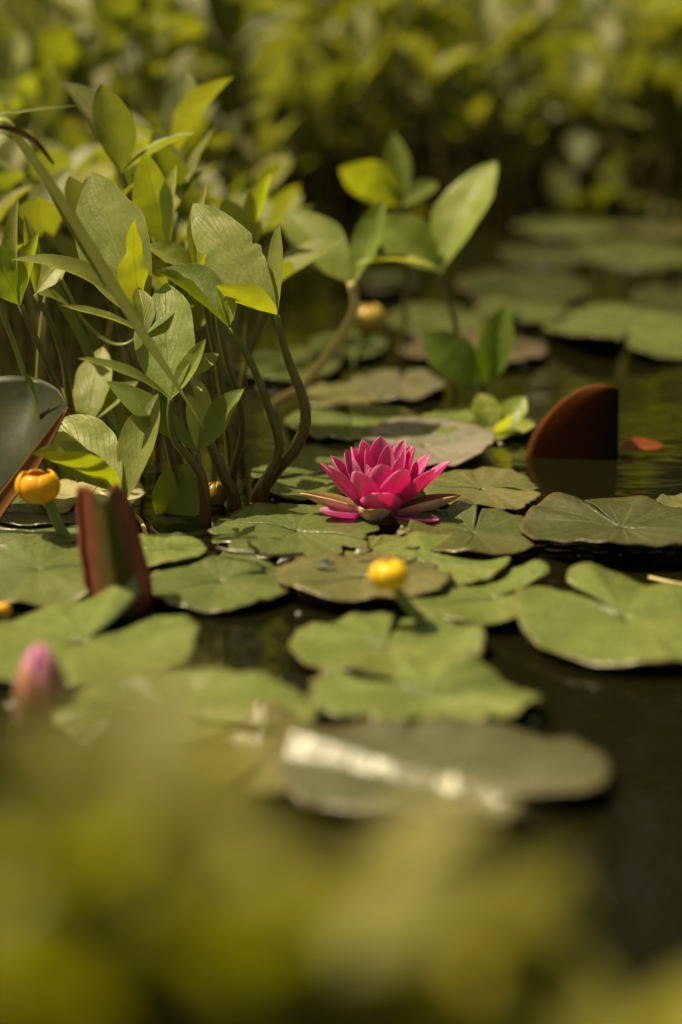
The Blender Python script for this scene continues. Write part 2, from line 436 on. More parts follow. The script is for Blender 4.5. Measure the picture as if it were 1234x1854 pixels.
def blade(B, T, width, N, fold=18, arch=0.06, wav=0.03, seed=0, k=1.05, e=0.82, nt=18, ns=8, fold2=None, tipcurl=0.0, bites=()):
    """Leaf blade grid from base B to tip T. N: the side its upper face looks to."""
    B, T = Vector(B), Vector(T)
    L = T - B; ln = L.length; Ld = L.normalized()
    N = Vector(N); N = (N - Ld * N.dot(Ld)).normalized()
    S = Ld.cross(N)
    f1 = R(fold); f2 = R(fold if fold2 is None else fold2)
    vs_, fs, uv = [], [], []
    for i in range(nt + 1):
        t = i / nt
        prof = max(0.0, math.sin(math.pi * t ** k)) ** e
        prof = max(prof, 0.035 * (1 - t))
        w = width / 2 * prof
        mid = B + L * t + N * (arch * ln * 4 * t * (1 - t)) - N * (tipcurl * ln * max(0, t - 0.6) ** 2 * 4)
        for j in range(ns + 1):
            s = -1 + 2 * j / ns
            a = abs(s)
            f = f1 if s > 0 else f2
            f = f * (0.55 + 0.45 * a)
            nz = noise.noise(Vector((t * 5.0, (3.1 if s > 0 else 9.7), seed * 1.37)))
            ww = w * (1 + 0.10 * nz * a)
            for (bt, bs, bw, bd) in bites:
                if (s > 0) == (bs > 0): ww *= 1 - bd * a * math.exp(-((t - bt) / bw) ** 2)
            wave = wav * width * a * a * noise.noise(Vector((t * 4.2, seed * 2.3 + (5 if s > 0 else 0), 0.4))) * 2.2
            fx = 0.03 * width * noise.noise(Vector((t * 7, s * 2.2, seed + 11.0)))
            vs_.append(mid + S * (s * ww * math.cos(f)) + N * (a * ww * math.sin(f) + wave * prof + fx * prof))
            uv.append((0.5 + 0.5 * s, t))
    for i in range(nt):
        for j in range(ns):
            q = i * (ns + 1) + j
            fs.append((q, q + 1, q + ns + 2, q + ns + 1))
    return vs_, fs, uv

rnd = random.Random(7)

# ================================================================== SETTING
def bank_edge(x):
    return 3.05 + 0.10 * math.sin(x * 3.1 + 1.0) + (0.35 * sstep(0.1, -0.6, x) * -1.0)
def ground_h(x, y):
    inside = sstep(bank_edge(x) + 0.22, bank_edge(x) - 0.10, y) * sstep(0.42, 0.62, y) * sstep(-3.2, -2.8, x) * sstep(4.2, 3.8, x)
    top = 0.05 + 0.03 * noise.noise(Vector((x * 1.7, y * 1.7, 0))) + 0.045 * max(0.0, min(y, 14) - bank_edge(x))
    return lerp(top, -0.36, inside)
def axis(lo, hi, dense_lo, dense_hi, step, far):
    a = [dense_lo + step * i for i in range(int((dense_hi - dense_lo) / step) + 1)]
    x = dense_lo; s = step
    while x > lo:
        s *= far; x -= s; a.insert(0, x)
    x = a[-1]; s = step
    while x < hi:
        s *= far; x += s; a.append(x)
    return a
xs = axis(-120, 120, -3.4, 4.4, 0.10, 1.5)
ys = axis(-120, 160, 0.2, 7.0, 0.08, 1.5)
gv = [(x, y, ground_h(x, y)) for y in ys for x in xs]
nx = len(xs)
gf = [(j * nx + i, j * nx + i + 1, (j + 1) * nx + i + 1, (j + 1) * nx + i) for j in range(len(ys) - 1) for i in range(nx - 1)]
structure(link('ground', gv, gf, M['mud']))
structure(link('water', [(-3.3, 0.3, 0), (4.3, 0.3, 0), (4.3, 3.6, 0), (-3.3, 3.6, 0)], [(0, 1, 2, 3)], M['water'], smooth=False))

# ================================================================== LILY PADS
def make_pad(L_, R_, T_, B_, notch, label, color, z=0.003, dark=None, wob=0.03, scal=0.0, nscal=26, half=0.06, und=0.004,
             lift=(), bites=(), tilt=(0, 0), ragged=0.0, seed=0, midrib=True, group=None, name='lily_pad', cupn=0.0, folds=()):
    """Pad given by its left/right/top/bottom photograph pixels on the water plane."""
    vc = None
    yt, yb = W(617, T_).y, W(617, B_).y
    cy = (yt + yb) / 2
    vc = 927 + (H * FPX / cy - 977) if False else None
    xl = PY(L_, (T_ + B_) / 2, cy).x; xr = PY(R_, (T_ + B_) / 2, cy).x
    rx, ry = (xr - xl) / 2, (yt - yb) / 2
    C = Vector(((xl + xr) / 2, cy, 0))
    na = R(notch)
    NA, NR = 96, 14
    def rho(th):
        d = abs((th - na + math.pi) % (2 * math.pi) - math.pi)
        r = 1 + wob * noise.noise(Vector((math.cos(th) * 1.9, math.sin(th) * 1.9, seed * 1.7))) * 1.2
        r += scal * (abs(math.sin(th * nscal / 2 + seed)) - 0.5) * (0.5 + noise.noise(Vector((th * 2, seed, 4))))
        r += ragged * noise.noise(Vector((math.cos(th) * 14, math.sin(th) * 14, seed + 5.0))) * 1.6
        r *= 0.80 + 0.20 * sstep(half * 0.6, half + 0.22, d) ** 0.6
        for (a, wdt, dep) in bites:
            dd = abs((th - R(a) + math.pi) % (2 * math.pi) - math.pi)
            r *= 1 - dep * math.exp(-(dd / wdt) ** 2)
        return r
    def zf(r, th):
        x, y = r * math.cos(th), r * math.sin(th)
        zz = und * noise.noise(Vector((x * 1.6 + seed * 3.1, y * 1.6, seed))) * 0.9 * (0.3 + r)
        zz += -0.0015 * math.exp(-(r / 0.15) ** 2)
        zz += 0.0026 * r * noise.noise(Vector((math.cos(th) * 4.4, math.sin(th) * 4.4, seed + 21.0))) * (rx / 0.055)
        d = (th - na + math.pi) % (2 * math.pi) - math.pi
        zz += cupn * r * math.exp(-(d / 0.35) ** 2)
        for (a, wdt, hgt, pw) in lift:
            dd = abs((th - R(a) + math.pi) % (2 * math.pi) - math.pi)
            zz += hgt * r ** pw * math.exp(-(dd / wdt) ** 2)
        for (a, off, wdt, hgt) in folds:           # a ridge: line with direction a at offset off
            dd = -x * math.sin(R(a)) + y * math.cos(R(a)) - off
            zz += hgt * math.exp(-(dd / wdt) ** 2) * sstep(0.0, 0.25, r)
        zz += tilt[0] * x + tilt[1] * y
        return max(zz, -z + 0.0012)
    def pt(r, th):
        q = rho(th) * r
        return Vector((rx * q * math.cos(th), ry * q * math.sin(th), z + zf(r, th)))
    vs_, fs, uv = [], [], []
    for i in range(NR + 1):
        r = (i / NR) ** 0.8
        for j in range(NA + 1):
            f = j / NA
            th = na + half + (2 * math.pi - 2 * half) * f
            rr = max(r, 0.02)
            p = pt(rr, th)
            vs_.append(p); uv.append((f, r))
    for i in range(NR):
        for j in range(NA):
            q = i * (NA + 1) + j
            fs.append((q, q + NA + 1, q + NA + 2, q + 1))
    root = empty(name, C)
    top = link('blade', [v + C for v in vs_], fs, None, root, uv, origin=C, mats=[M['pad'], M['pad_under']], color=color)
    sm = top.modifiers.new('thickness', 'SOLIDIFY'); sm.thickness = 0.0011; sm.offset = -1; sm.material_offset = 1
    if midrib:
        mr = [pt(t, na + math.pi + 0.05 * math.sin(t * 4)) + C + Vector((0, 0, 0.0002)) for t in (0.02, 0.2, 0.4, 0.6, 0.8, 0.93)]
        v2, f2, u2 = tube(mr, 0.0007, 0.0002, 14, 6)
        ob = link('midrib', v2, f2, M['pad'], root, u2, origin=C, color=tuple(min(1, c * 1.2 + 0.01) for c in color))
    tag(root, label, 'lily pad', group)
    return root, C, pt

G_LIGHT = (0.130, 0.165, 0.042)
G_MID = (0.095, 0.122, 0.036)
G_DARK = (0.048, 0.060, 0.022)
G_OLIVE = (0.125, 0.125, 0.048)
G_SHEEN = (0.125, 0.120, 0.070)  # greyish sky sheen put into the base colour

pads = {}
def pad(key, *a, **k):
    k.setdefault('seed', len(pads) + 1)
    pads[key] = make_pad(*a, **k)

# nearest the lens to farthest
pad('ridge', 500, 1112, 1335, 1512, -52, 'broad grey-olive lily pad with a pale raised ridge across its left lobe', (.085, .088, .045), z=0.007, half=0.16,
    und=0.007, folds=((-38, -0.22, 0.10, 0.008),), lift=((150, 0.5, 0.005, 2),), wob=0.06)
pad('scallop', 555, 978, 1228, 1342, 120, 'pale green lily pad with crinkled scalloped rim in front of yellow bud', G_LIGHT, z=0.008, half=0.10, scal=0.16, nscal=26, ragged=.02, und=0.009,
    lift=((62, 0.09, 0.006, 4), (98, 0.08, 0.006, 4), (140, 0.1, 0.004, 4), (300, 0.09, 0.007, 4), (330, 0.1, 0.006, 4), (262, .1, .005, 4)), wob=0.05)
pad('stalkfront', 523, 876, 1128, 1245, 80, 'smooth light green oval lily pad at the foot of yellow bud stalk', G_LIGHT, z=0.006, half=0.05, und=0.005,
    lift=((0, 0.5, 0.006, 3), (250, 0.3, 0.004, 3)))
pad('heart', 932, 1330, 1072, 1230, 128, 'large green lily pad with deep heart notch and yellowish centre', G_LIGHT, z=0.010, half=0.10, und=0.006,
    lift=((100, 0.35, 0.010, 2), (165, 0.4, 0.006, 2)), cupn=0.004)
pad('twolobe', 728, 1052, 1046, 1151, 28, 'bright yellow-green lily pad with two lobes parted by an open notch', G_LIGHT, z=0.006, half=0.13, und=0.006,
    lift=((55, 0.3, 0.006, 2), (280, 0.25, 0.006, 3)))
pad('budpad', 495, 820, 1028, 1117, 40, 'dull olive lily pad with rough torn rim behind yellow bud', G_OLIVE, z=0.011, half=0.05, ragged=0.035, und=0.004, wob=0.04,
    bites=((20, 0.10, 0.12), (75, 0.08, 0.15)))
pad('under', 640, 923, 990, 1081, 150, 'fresh green lily pad slid half beneath the dull torn pad', G_LIGHT, z=0.006, half=0.05, und=0.005, lift=((-20, 0.4, 0.006, 3),))
pad('flowerright', 733, 978, 942, 1028, 78, 'dark glossy lily pad with curled notch lip beside the pink flower', (0.075, 0.085, 0.028), z=0.008, half=0.05, und=0.005,
    cupn=0.004, lift=((95, 0.16, 0.006, 3),))
pad('bigdark', 937, 1312, 936, 1036, 112, 'large dark lily pad with upturned shrivelled notch flap and lifted front rim', (0.062, 0.068, 0.027), z=0.012, half=0.05, und=0.005,
    cupn=0.004, lift=((125, 0.22, 0.009, 3), (255, 0.8, 0.008, 4)), wob=0.02)
pad('flowerleft', 378, 694, 931, 1032, -20, 'broad green lily pad with chewed ragged edge left of the pink flower', G_MID, z=0.008, half=0.07, und=0.005, ragged=0.02,
    bites=((-50, 0.10, 0.22), (-5, 0.12, 0.2), (190, 0.10, 0.16), (215, 0.07, 0.15)), wob=0.04)
pad('fragment', 560, 750, 975, 1040, 200, 'torn speckled lily pad remnant lying just below the pink flower', (0.12, 0.125, 0.035), z=0.005, half=0.2, ragged=0.06, und=0.004, midrib=False,
    bites=((60, 0.2, 0.3), (150, 0.2, 0.3)))
pad('sunken', 395, 600, 996, 1044, 10, 'thin half sunken green lily pad under the floating twig', G_MID, z=0.003, half=0.06, und=0.002, ragged=0.03, midrib=False)
pad('midleft', 262, 538, 1016, 1119, 35, 'smooth mid green lily pad right of the folded red leaf', G_MID, z=0.006, half=0.05, und=0.005)
pad('sliver', 190, 376, 991, 1044, 170, 'narrow bright green lily pad pointing out behind the folded red leaf', G_LIGHT, z=0.009, half=0.05, und=0.003)
pad('leftbig', -130, 268, 992, 1109, 200, 'large lily pad with bright front half behind the small pink bud', G_MID, z=0.006, half=0.05, und=0.006)
pad('budleft', -60, 358, 1104, 1272, 52, 'wavy light green lily pad with notch beside the closed pink bud', G_LIGHT, z=0.007, half=0.16, und=0.007, scal=0.03, nscal=16,
    lift=((75, 0.25, 0.022, 2), (0, 0.3, 0.006, 3)))
pad('frontleft', 95, 575, 1252, 1372, 300, 'pale lily pad lying in front of the closed pink bud', G_LIGHT, z=0.009, half=0.10, und=0.007, scal=0.06, nscal=20)
pad('frontlow', 330, 640, 1330, 1450, 250, 'curled pale lily pad between bud and near leaves', G_OLIVE, z=0.004, half=0.12, und=0.006, lift=((90, 0.4, 0.012, 2),))
pad('behindflower', 455, 690, 826, 917, 200, 'flat green lily pad behind the pink flower at the brown stem foot', G_MID, z=0.006, half=0.05, und=0.003)
pad('flowerback', 765, 981, 865, 937, -5, 'matt green lily pad with torn edge peeping out right of the pink flower', G_OLIVE, z=0.007, half=0.09, und=0.004, ragged=0.03,
    bites=((-8, 0.12, 0.15),))
pad('greycurl', 640, 896, 776, 862, 170, 'grey curled lily pad with painted-in pale sheen, its rounded side arched up behind the pink flower', (0.20, 0.185, 0.15), z=0.006, half=0.05, und=0.004,  # own grey, lightened to put the pale sheen into the colour
    lift=((-12, 0.75, 0.009, 2), (75, 0.5, 0.003, 2)), midrib=False)
pad('far1', 515, 762, 742, 804, 100, 'pale sheened lily pad behind the grey curled pad', G_MID, z=0.005, half=0.06)
pad('far2', 756, 965, 750, 806, 60, 'yellowish green lily pad beside the leafy floating clump', G_LIGHT, z=0.006, half=0.06)
pad('far3', 636, 806, 680, 734, 80, 'whitish sheened lily pad beneath the small dark two leaved shoot', G_SHEEN, z=0.006, half=0.06)
pad('far4', 545, 706, 702, 744, 200, 'small dull lily pad by the foot of the pale bent stem', G_OLIVE, z=0.004, half=0.06)
bgp = 'scattered lily pads on the far side of the pond'
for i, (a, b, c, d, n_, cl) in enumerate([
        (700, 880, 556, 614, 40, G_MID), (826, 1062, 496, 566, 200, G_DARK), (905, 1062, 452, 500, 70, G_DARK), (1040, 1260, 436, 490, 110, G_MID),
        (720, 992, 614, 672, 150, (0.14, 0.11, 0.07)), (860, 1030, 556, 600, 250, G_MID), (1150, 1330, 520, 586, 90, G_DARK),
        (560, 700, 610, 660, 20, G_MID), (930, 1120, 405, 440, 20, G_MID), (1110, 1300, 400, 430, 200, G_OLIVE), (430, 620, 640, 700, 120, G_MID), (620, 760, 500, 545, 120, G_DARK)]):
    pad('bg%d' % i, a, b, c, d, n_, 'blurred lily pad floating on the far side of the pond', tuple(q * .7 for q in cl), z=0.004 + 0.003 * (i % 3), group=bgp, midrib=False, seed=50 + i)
pad('bigfar', 985, 1290, 566, 662, 250, 'broad far lily pad with a long pale upturned front edge', G_MID, z=0.008, half=0.08, lift=((225, 0.5, 0.016, 3),))
pad('edge', 1188, 1290, 904, 934, 0, 'small ragged lily pad scrap right of the erect dark red leaf', G_OLIVE, z=0.004, half=0.1, ragged=0.06, midrib=False)
pad('l1', -70, 98, 898, 958, 100, 'round green lily pad under the raised dark leaf', G_MID, z=0.005, half=0.05)
pad('l2', -10, 172, 926, 976, 190, 'dark pointed lily pad behind the open yellow flower stalk', G_DARK, z=0.009, half=0.05)
pad('l3', -90, 200, 956, 1004, 140, 'glossy dark green lily pad with wet rim at the yellow flower stalk', G_MID, z=0.007, half=0.05)
pad('beige', 72, 262, 890, 962, 250, 'pale beige crumpled lily pad turned underside up behind the red leaf', (0.36, 0.33, 0.17), z=0.013, half=0.06, und=0.010, ragged=0.03,
    lift=((60, 0.6, 0.012, 2),))

# ================================================================== PINK WATER LILY
def spoon(B, az, el, L, wd, cup=0.35, curve=0.12, k=1.0, e=0.75, nt=14, ns=8, seed=0, thick=True, inner=None):
    """Cupped petal that leaves B along azimuth az with elevation el and bends inward/upward by curve."""
    a = R(az)
    rad = Vector((math.cos(a), math.sin(a), 0)); up = Vector((0, 0, 1))
    S = Vector((-math.sin(a), math.cos(a), 0))
    vs_, fs, uv = [], [], []
    p = Vector(B); e0 = R(el)
    for i in range(nt + 1):
        t = i / nt
        ang = e0 + curve * (t - 0.35) * 2
        d = rad * math.cos(ang) + up * math.sin(ang)
        N = -rad * math.sin(ang) + up * math.cos(ang)       # inner side
        if i: p = p + d * (L / nt)
        prof = max(0.0, math.sin(math.pi * (0.10 + 0.90 * t) ** k)) ** e
        w = wd / 2 * prof
        for j in range(ns + 1):
            s = -1 + 2 * j / ns
            wob = 1 + 0.05 * noise.noise(Vector((t * 4, s, seed)))
            vs_.append(p + S * (s * w * wob * (1 - 0.12 * abs(s) * cup)) + N * (cup * w * s * s + 0.03 * w * noise.noise(Vector((t * 3, s * 2, seed + 3)))))
            uv.append((0.5 + 0.5 * s, t))
    for i in range(nt):
        for j in range(ns):
            q = i * (ns + 1) + j
            fs.append((q, q + 1, q + ns + 2, q + ns + 1))
    return vs_, fs, uv

def two_faced(name, v, f, u, parent, m_in, m_out, origin, thick=0.0004, color=(1, 1, 1)):
    o = link(name, v, f, None, parent, u, origin=origin, mats=[m_in, m_out], color=color)
    sm = o.modifiers.new('thickness', 'SOLIDIFY'); sm.thickness = thick; sm.offset = 0; sm.material_offset = 1
    return o

LC = W(690, 944) + Vector((0, 0, 0.003))
lily = empty('water_lily', LC)
tag(lily, 'open pink water lily flower with pointed petals floating among the pads', 'flower')
petals = [  # azimuth, elevation, length, width, cup, curve, tone, pale (outer petals; right-hand insides with sunlight put in colour)
    (186, 36, .0485, .0165, .55, .22, 0.95, 0), (203, 40, .047, .0165, .6, .20, 0.9, 0), (238, 45, .046, .019, .5, .25, 1.0, 0),
    (268, 30, .034, .024, .45, .40, 1.1, 0), (296, 47, .047, .0195, .5, .25, 1.0, 0), (327, 37, .049, .018, .6, .18, 1.0, 0),
    (356, 35, .052, .0175, .55, .12, 1.15, 1), (22, 44, .049, .017, .5, .2, 1.1, 1), (50, 50, .050, .017, .5, .2, 1.05, 1), (75, 48, .050, .017, .5, .2, 1.05, 1), (105, 47, .049, .017, .5, .2, 1.0, 0),
    (135, 46, .049, .017, .5, .2, 1.0, 0), (162, 43, .049, .017, .5, .2, 0.95, 0),
    (12, 60, .048, .0155, .55, .3, .95, 0), (40, 66, .050, .0155, .5, .25, 1.0, 1), (92, 68, .050, .017, .5, .2, .95, 0), (128, 64, .049, .0155, .5, .25, 1.0, 0),
    (165, 62, .047, .0165, .5, .3, 1.0, 0), (195, 60, .042, .015, .5, .3, .95, 0), (270, 62, .040, .0175, .5, .3, .92, 0), (240, 66, .034, .012, .5, .3, .85, 0), (315, 66, .043, .013, .5, .3, .9, 0),
    (340, 70, .045, .013, .5, .3, .9, 0), (66, 76, .044, .013, .5, .2, .9, 0), (148, 76, .043, .013, .5, .2, .9, 0), (215, 74, .034, .011, .5, .2, .85, 0),
    (212, 6, .042, .0165, .5, .30, 1.05, 1), (321, -2, .040, .0170, .45, .34, 1.1, 1), (70, 14, .042, .017, .5, .25, 1.0, 1), (128, 14, .042, .017, .5, .25, 1.0, 1)]
for i, (az, el, L, wd, cup, cv, tone, pale) in enumerate(petals):
    a = R(az)
    rb = 0.010 if el < 55 else 0.006
    B = LC + Vector((math.cos(a) * rb, math.sin(a) * rb, 0.003 + (0.002 if el > 30 else 0) + (0.004 if el > 55 else 0)))
    v, f, u = spoon(B, az, el + (6 if 25 < el < 60 else 0), L * (.93 if el > 40 else 1.0), wd * 1.28, cup * .95, cv, k=1.02, e=0.58, seed=i)
    t2 = tone * (0.95 + 0.1 * rnd.random())
    two_faced('petal', v, f, u, lily, M['petal_pale'] if pale else M['petal'], M['petal'] if el > 20 else M['petal_pale'], LC, color=(t2, t2, t2))
for i, (az, el, L, wd, cv) in enumerate([(188, 16, .054, .022, .22), (250, 14, .031, .030, .60), (350, 14, .052, .024, .30), (80, 14, .048, .022, .3)]):
    a = R(az)
    B = LC + Vector((math.cos(a) * .007, math.sin(a) * .007, 0.0005))
    v, f, u = spoon(B, az, el, L, wd, 0.75, cv, k=0.95, e=0.75, seed=40 + i)
    two_faced('sepal', v, f, u, lily, M['sepal_in'], M['sepal_out'], LC, thick=0.001)
v, f, u = tube([LC + Vector((0, 0, -0.012)), LC, LC + Vector((0, 0, 0.006))], 0.010, 0.014, 6, 14)
link('receptacle', v, f, M['sepal_out'], lily, u, origin=LC)
for i in range(26):
    a = rnd.random() * 6.283; r = 0.003 + 0.008 * rnd.random()
    b = LC + Vector((math.cos(a) * r, math.sin(a) * r, 0.006))
    h_ = 0.012 + 0.008 * rnd.random()
    top = b + Vector((math.cos(a) * .004, math.sin(a) * .004, h_))
    v, f, u = tube([b, (b + top) / 2 + Vector((0, 0, .001)), top, top + Vector((-math.cos(a) * .002, -math.sin(a) * .002, .0016))], 0.0011, 0.0009, 8, 5)
    link('stamen', v, f, M['stamen'], lily, u, origin=LC)

# ================================================================== BOGBEAN SHOOTS
def U(a, b): return rnd.uniform(a, b)
CAMN = Vector((0, -1, 0))
def nvec(right, toward, up): return Vector((right, -toward, up))

def shoot(label, Y, stem, leaflets, r0=0.0035, r1=0.0020, mat='bog', stem_mat='stem', group=None, name='bogbean_shoot', category='plant'):
    """stem: list of photograph pixels (base first) with optional dY; leaflets: (base px, tip px, width px, normal, kw)."""
    def P3(q):
        dy = q[2] if len(q) > 2 else 0.0
        return PY(q[0], q[1], Y + dy)
    pts = [P3(q) for q in stem]
    base = pts[0].copy()
    if base.z > -0.02:
        pts = [Vector((base.x, base.y, -0.05))] + pts if base.z < 0.03 else [Vector((base.x - 0.01, base.y + 0.01, -0.05))] + pts
    org = Vector((pts[0].x, pts[0].y, 0))
    root = empty(name, org)
    tag(root, label, category, group)
    v, f, u = tube(pts, r0, r1, 22, 9)
    link('stem', v, f, M[stem_mat], root, u, origin=org)
    for i, lf in enumerate(leaflets):
        b, t, w, N = lf[:4]
        kw = dict(lf[4]) if len(lf) > 4 else {}
        tone = kw.pop('tone', 1.0)
        cl = kw.pop('cl', (1, 1, 1))
        kw.setdefault('seed', rnd.random() * 50)
        v, f, u = blade(P3(b), P3(t), w * mpp(Y), Vector(N), **kw)
        tn = tone * U(0.92, 1.08)
        link('leaflet', v, f, M[mat], root, u, origin=org, color=tuple(c * tn for c in cl))
    return root

YEL = (1.08, 1.06, 0.9)  # tint of backlit leaflets: transmitted glow put into the colour
PALE = (1.45, 1.4, 1.7)  # tint of sun-facing leaflets: direct light put into the colour
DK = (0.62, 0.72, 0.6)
# --- tall pair with shared brown foot, right edge of the clump
shoot('tall bogbean shoot with S-curved brown stem and large notched pale leaflet', 1.385,
      [(462, 912), (500, 850), (533, 815), (553, 765), (546, 715), (526, 665), (512, 620), (501, 571)],
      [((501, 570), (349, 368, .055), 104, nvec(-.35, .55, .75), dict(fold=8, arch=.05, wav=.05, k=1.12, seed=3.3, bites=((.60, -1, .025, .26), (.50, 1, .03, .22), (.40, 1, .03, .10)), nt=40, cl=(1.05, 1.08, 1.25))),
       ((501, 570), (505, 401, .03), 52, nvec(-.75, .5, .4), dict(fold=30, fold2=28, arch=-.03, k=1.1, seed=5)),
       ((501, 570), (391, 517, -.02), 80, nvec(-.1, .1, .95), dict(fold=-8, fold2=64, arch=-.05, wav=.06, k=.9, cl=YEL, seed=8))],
      r0=0.0062, r1=0.0021)
shoot('bogbean shoot beside the S-curved stem with shaded leaflet folded to show bright rim', 1.375,
      [(478, 892), (499, 835), (505, 800), (488, 745), (468, 690), (445, 640), (414, 594)],
      [((414, 594), (281, 491, .03), 122, nvec(.05, .35, .95), dict(fold=36, fold2=62, arch=.05, seed=2.2, cl=(.72, .85, .7))),  # darker tint puts the shade of the leaflet above into the colour
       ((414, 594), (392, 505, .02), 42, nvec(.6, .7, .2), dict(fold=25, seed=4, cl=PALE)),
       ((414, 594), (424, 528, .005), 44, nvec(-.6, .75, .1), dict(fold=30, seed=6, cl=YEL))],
      r0=0.0042, r1=0.0022)
# --- big back leaf with its yellow companion
shoot('bogbean shoot with broad upright veined leaflet and small curly yellow leaflet before it', 1.40,
      [(352, 905), (322, 830), (296, 730), (272, 650), (262, 585)],
      [((264, 590), (166, 311, .065), 140, nvec(-.4, .6, .65), dict(fold=10, arch=.04, wav=.03, k=1.08, seed=12, bites=((.75, 1, .10, .15),))),
       ((262, 585), (243, 398, -.01), 66, nvec(-.7, -.55, .4), dict(fold=18, nt=30, wav=.10, k=.9, cl=YEL, seed=15, bites=((.7, 1, .07, .3),))),
       ((262, 585), (30, 456, -.03), 62, nvec(.1, .45, .9), dict(fold=14, fold2=24, arch=.09, tipcurl=.12, k=1.0, seed=17))])
shoot('bogbean shoot with slender nearly level leaflet curled at its pale tip', 1.36,
      [(330, 912), (312, 840), (286, 720), (268, 640), (262, 605)],
      [((262, 607), (105, 561, -.02), 34, nvec(.0, .3, .95), dict(fold=26, arch=.07, tipcurl=-.1, seed=21)),
       ((262, 607), (250, 520, .03), 44, nvec(.4, .85, .2), dict(fold=20, seed=22, cl=YEL)),
       ((262, 607), (330, 540, .03), 48, nvec(-.4, .8, .4), dict(fold=20, seed=23, cl=DK))])
# --- upright leaf in the centre of the clump
shoot('bogbean shoot with tall upright deep green leaflet behind the slanting sedge blade', 1.33,
      [(372, 895), (352, 842), (318, 800), (307, 760), (309, 722)],
      [((309, 724), (300, 512, .06), 120, nvec(-.25, .7, .6), dict(fold=12, arch=.03, k=1.0, seed=31, cl=(.82, .95, .75))),
       ((309, 722), (372, 613, .01), 46, nvec(-.5, .75, .4), dict(fold=28, arch=-.05, seed=32)),
       ((309, 722), (139, 649, -.025), 40, nvec(.1, .35, .95), dict(fold=22, arch=.06, seed=33, cl=(.9, .95, .85)))])
shoot('short bogbean shoot with upswept dark leaflet bent over at its tip', 1.335,
      [(368, 908), (362, 870), (357, 818)],
      [((357, 818), (428, 699, .0), 62, nvec(-.6, .75, .3), dict(fold=24, arch=-.08, tipcurl=.25, seed=41, cl=(.72, .85, .65))),
       ((357, 818), (192, 690, .02), 62, nvec(.35, .75, .6), dict(fold=16, arch=.04, seed=42, cl=(.62, .75, .55))),
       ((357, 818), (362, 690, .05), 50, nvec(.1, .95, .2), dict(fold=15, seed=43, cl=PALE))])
# --- low front trio
shoot('low bogbean shoot with rounded pale leaflet and bright folded leaflet at the water', 1.31,
      [(236, 935), (229, 915), (216, 888)],
      [((216, 888), (104, 760, .05), 122, nvec(-.2, .55, .75), dict(fold=10, arch=.03, k=1.2, e=.62, seed=51, cl=(1.1, 1.1, 1.15))),
       ((228, 905), (286, 712, .04), 84, nvec(-.5, .7, .5), dict(fold=16, fold2=30, arch=.02, seed=52)),
       ((216, 888), (58, 822, -.03), 120, nvec(.1, .25, .95), dict(fold=30, fold2=58, arch=.02, k=.9, cl=(1.15, 1.2, .8), seed=53))])
shoot('bogbean shoot with single broad pale leaflet above the raised dark lily leaf', 1.44,
      [(190, 905), (165, 830), (160, 765)],
      [((158, 772), (186, 628, .05), 74, nvec(-.2, .7, .6), dict(fold=8, k=1.0, seed=61, cl=(1.15, 1.12, 1.2))),
       ((160, 770), (60, 700, .02), 50, nvec(.2, .6, .7), dict(fold=18, seed=62, cl=YEL)),
       ((160, 770), (250, 690, .03), 44, nvec(-.2, .6, .7), dict(fold=18, seed=63))])
shoot('half drowned bogbean leaflet standing in the water by the brown stems', 1.352,
      [(296, 945), (300, 925)],
      [((290, 948), (366, 842, .01), 104, nvec(-.1, .95, .3), dict(fold=14, fold2=22, arch=.02, k=1.0, e=.7, seed=71, cl=(.8, .95, .65)))], r0=0.002, r1=0.0015)
# --- left edge
shoot('bogbean shoot with narrow folded spear leaflets on long bent stem', 1.39,
      [(150, 905), (122, 770), (98, 690), (70, 625), (36, 552)],
      [((36, 552), (33, 360, .01), 46, nvec(-.6, .75, .2), dict(fold=34, seed=81)),
       ((36, 552), (-24, 440, .0), 78, nvec(.2, .8, .4), dict(fold=12, seed=82, cl=(.95, 1.1, .7))),
       ((36, 552), (70, 420, .02), 40, nvec(-.6, -.7, .2), dict(fold=25, seed=83, cl=YEL))])
shoot('bogbean shoot with thin drooping pale leaflet beside the spear leaflets', 1.43,
      [(165, 905), (128, 740), (116, 660), (98, 600), (64, 532)],
      [((64, 532), (44, 388, .01), 32, nvec(.4, .8, .2), dict(fold=28, seed=86)),
       ((64, 532), (118, 470, .02), 56, nvec(-.2, .8, .5), dict(fold=15, seed=87, cl=YEL)),
       ((64, 532), (130, 560, .03), 48, nvec(0, .5, .8), dict(fold=15, seed=88, cl=YEL))])
# --- backlit trio at the top of the clump
shoot('bogbean shoot with glowing backlit yellow-green leaflet at top of clump', 1.50,
      [(345, 880), (330, 700), (312, 540), (304, 450)],
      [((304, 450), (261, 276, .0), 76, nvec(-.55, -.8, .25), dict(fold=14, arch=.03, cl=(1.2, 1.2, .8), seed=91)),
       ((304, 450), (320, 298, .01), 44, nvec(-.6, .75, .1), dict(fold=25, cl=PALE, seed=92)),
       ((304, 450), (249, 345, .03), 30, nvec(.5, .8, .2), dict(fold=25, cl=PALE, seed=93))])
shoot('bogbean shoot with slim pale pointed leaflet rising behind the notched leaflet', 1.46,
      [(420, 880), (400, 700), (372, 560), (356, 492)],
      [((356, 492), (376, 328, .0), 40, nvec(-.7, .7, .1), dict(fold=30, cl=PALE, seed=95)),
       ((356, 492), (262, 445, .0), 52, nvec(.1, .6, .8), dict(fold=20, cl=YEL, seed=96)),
       ((356, 492), (398, 420, .02), 60, nvec(-.5, -.7, .5), dict(fold=15, cl=YEL, seed=97))])
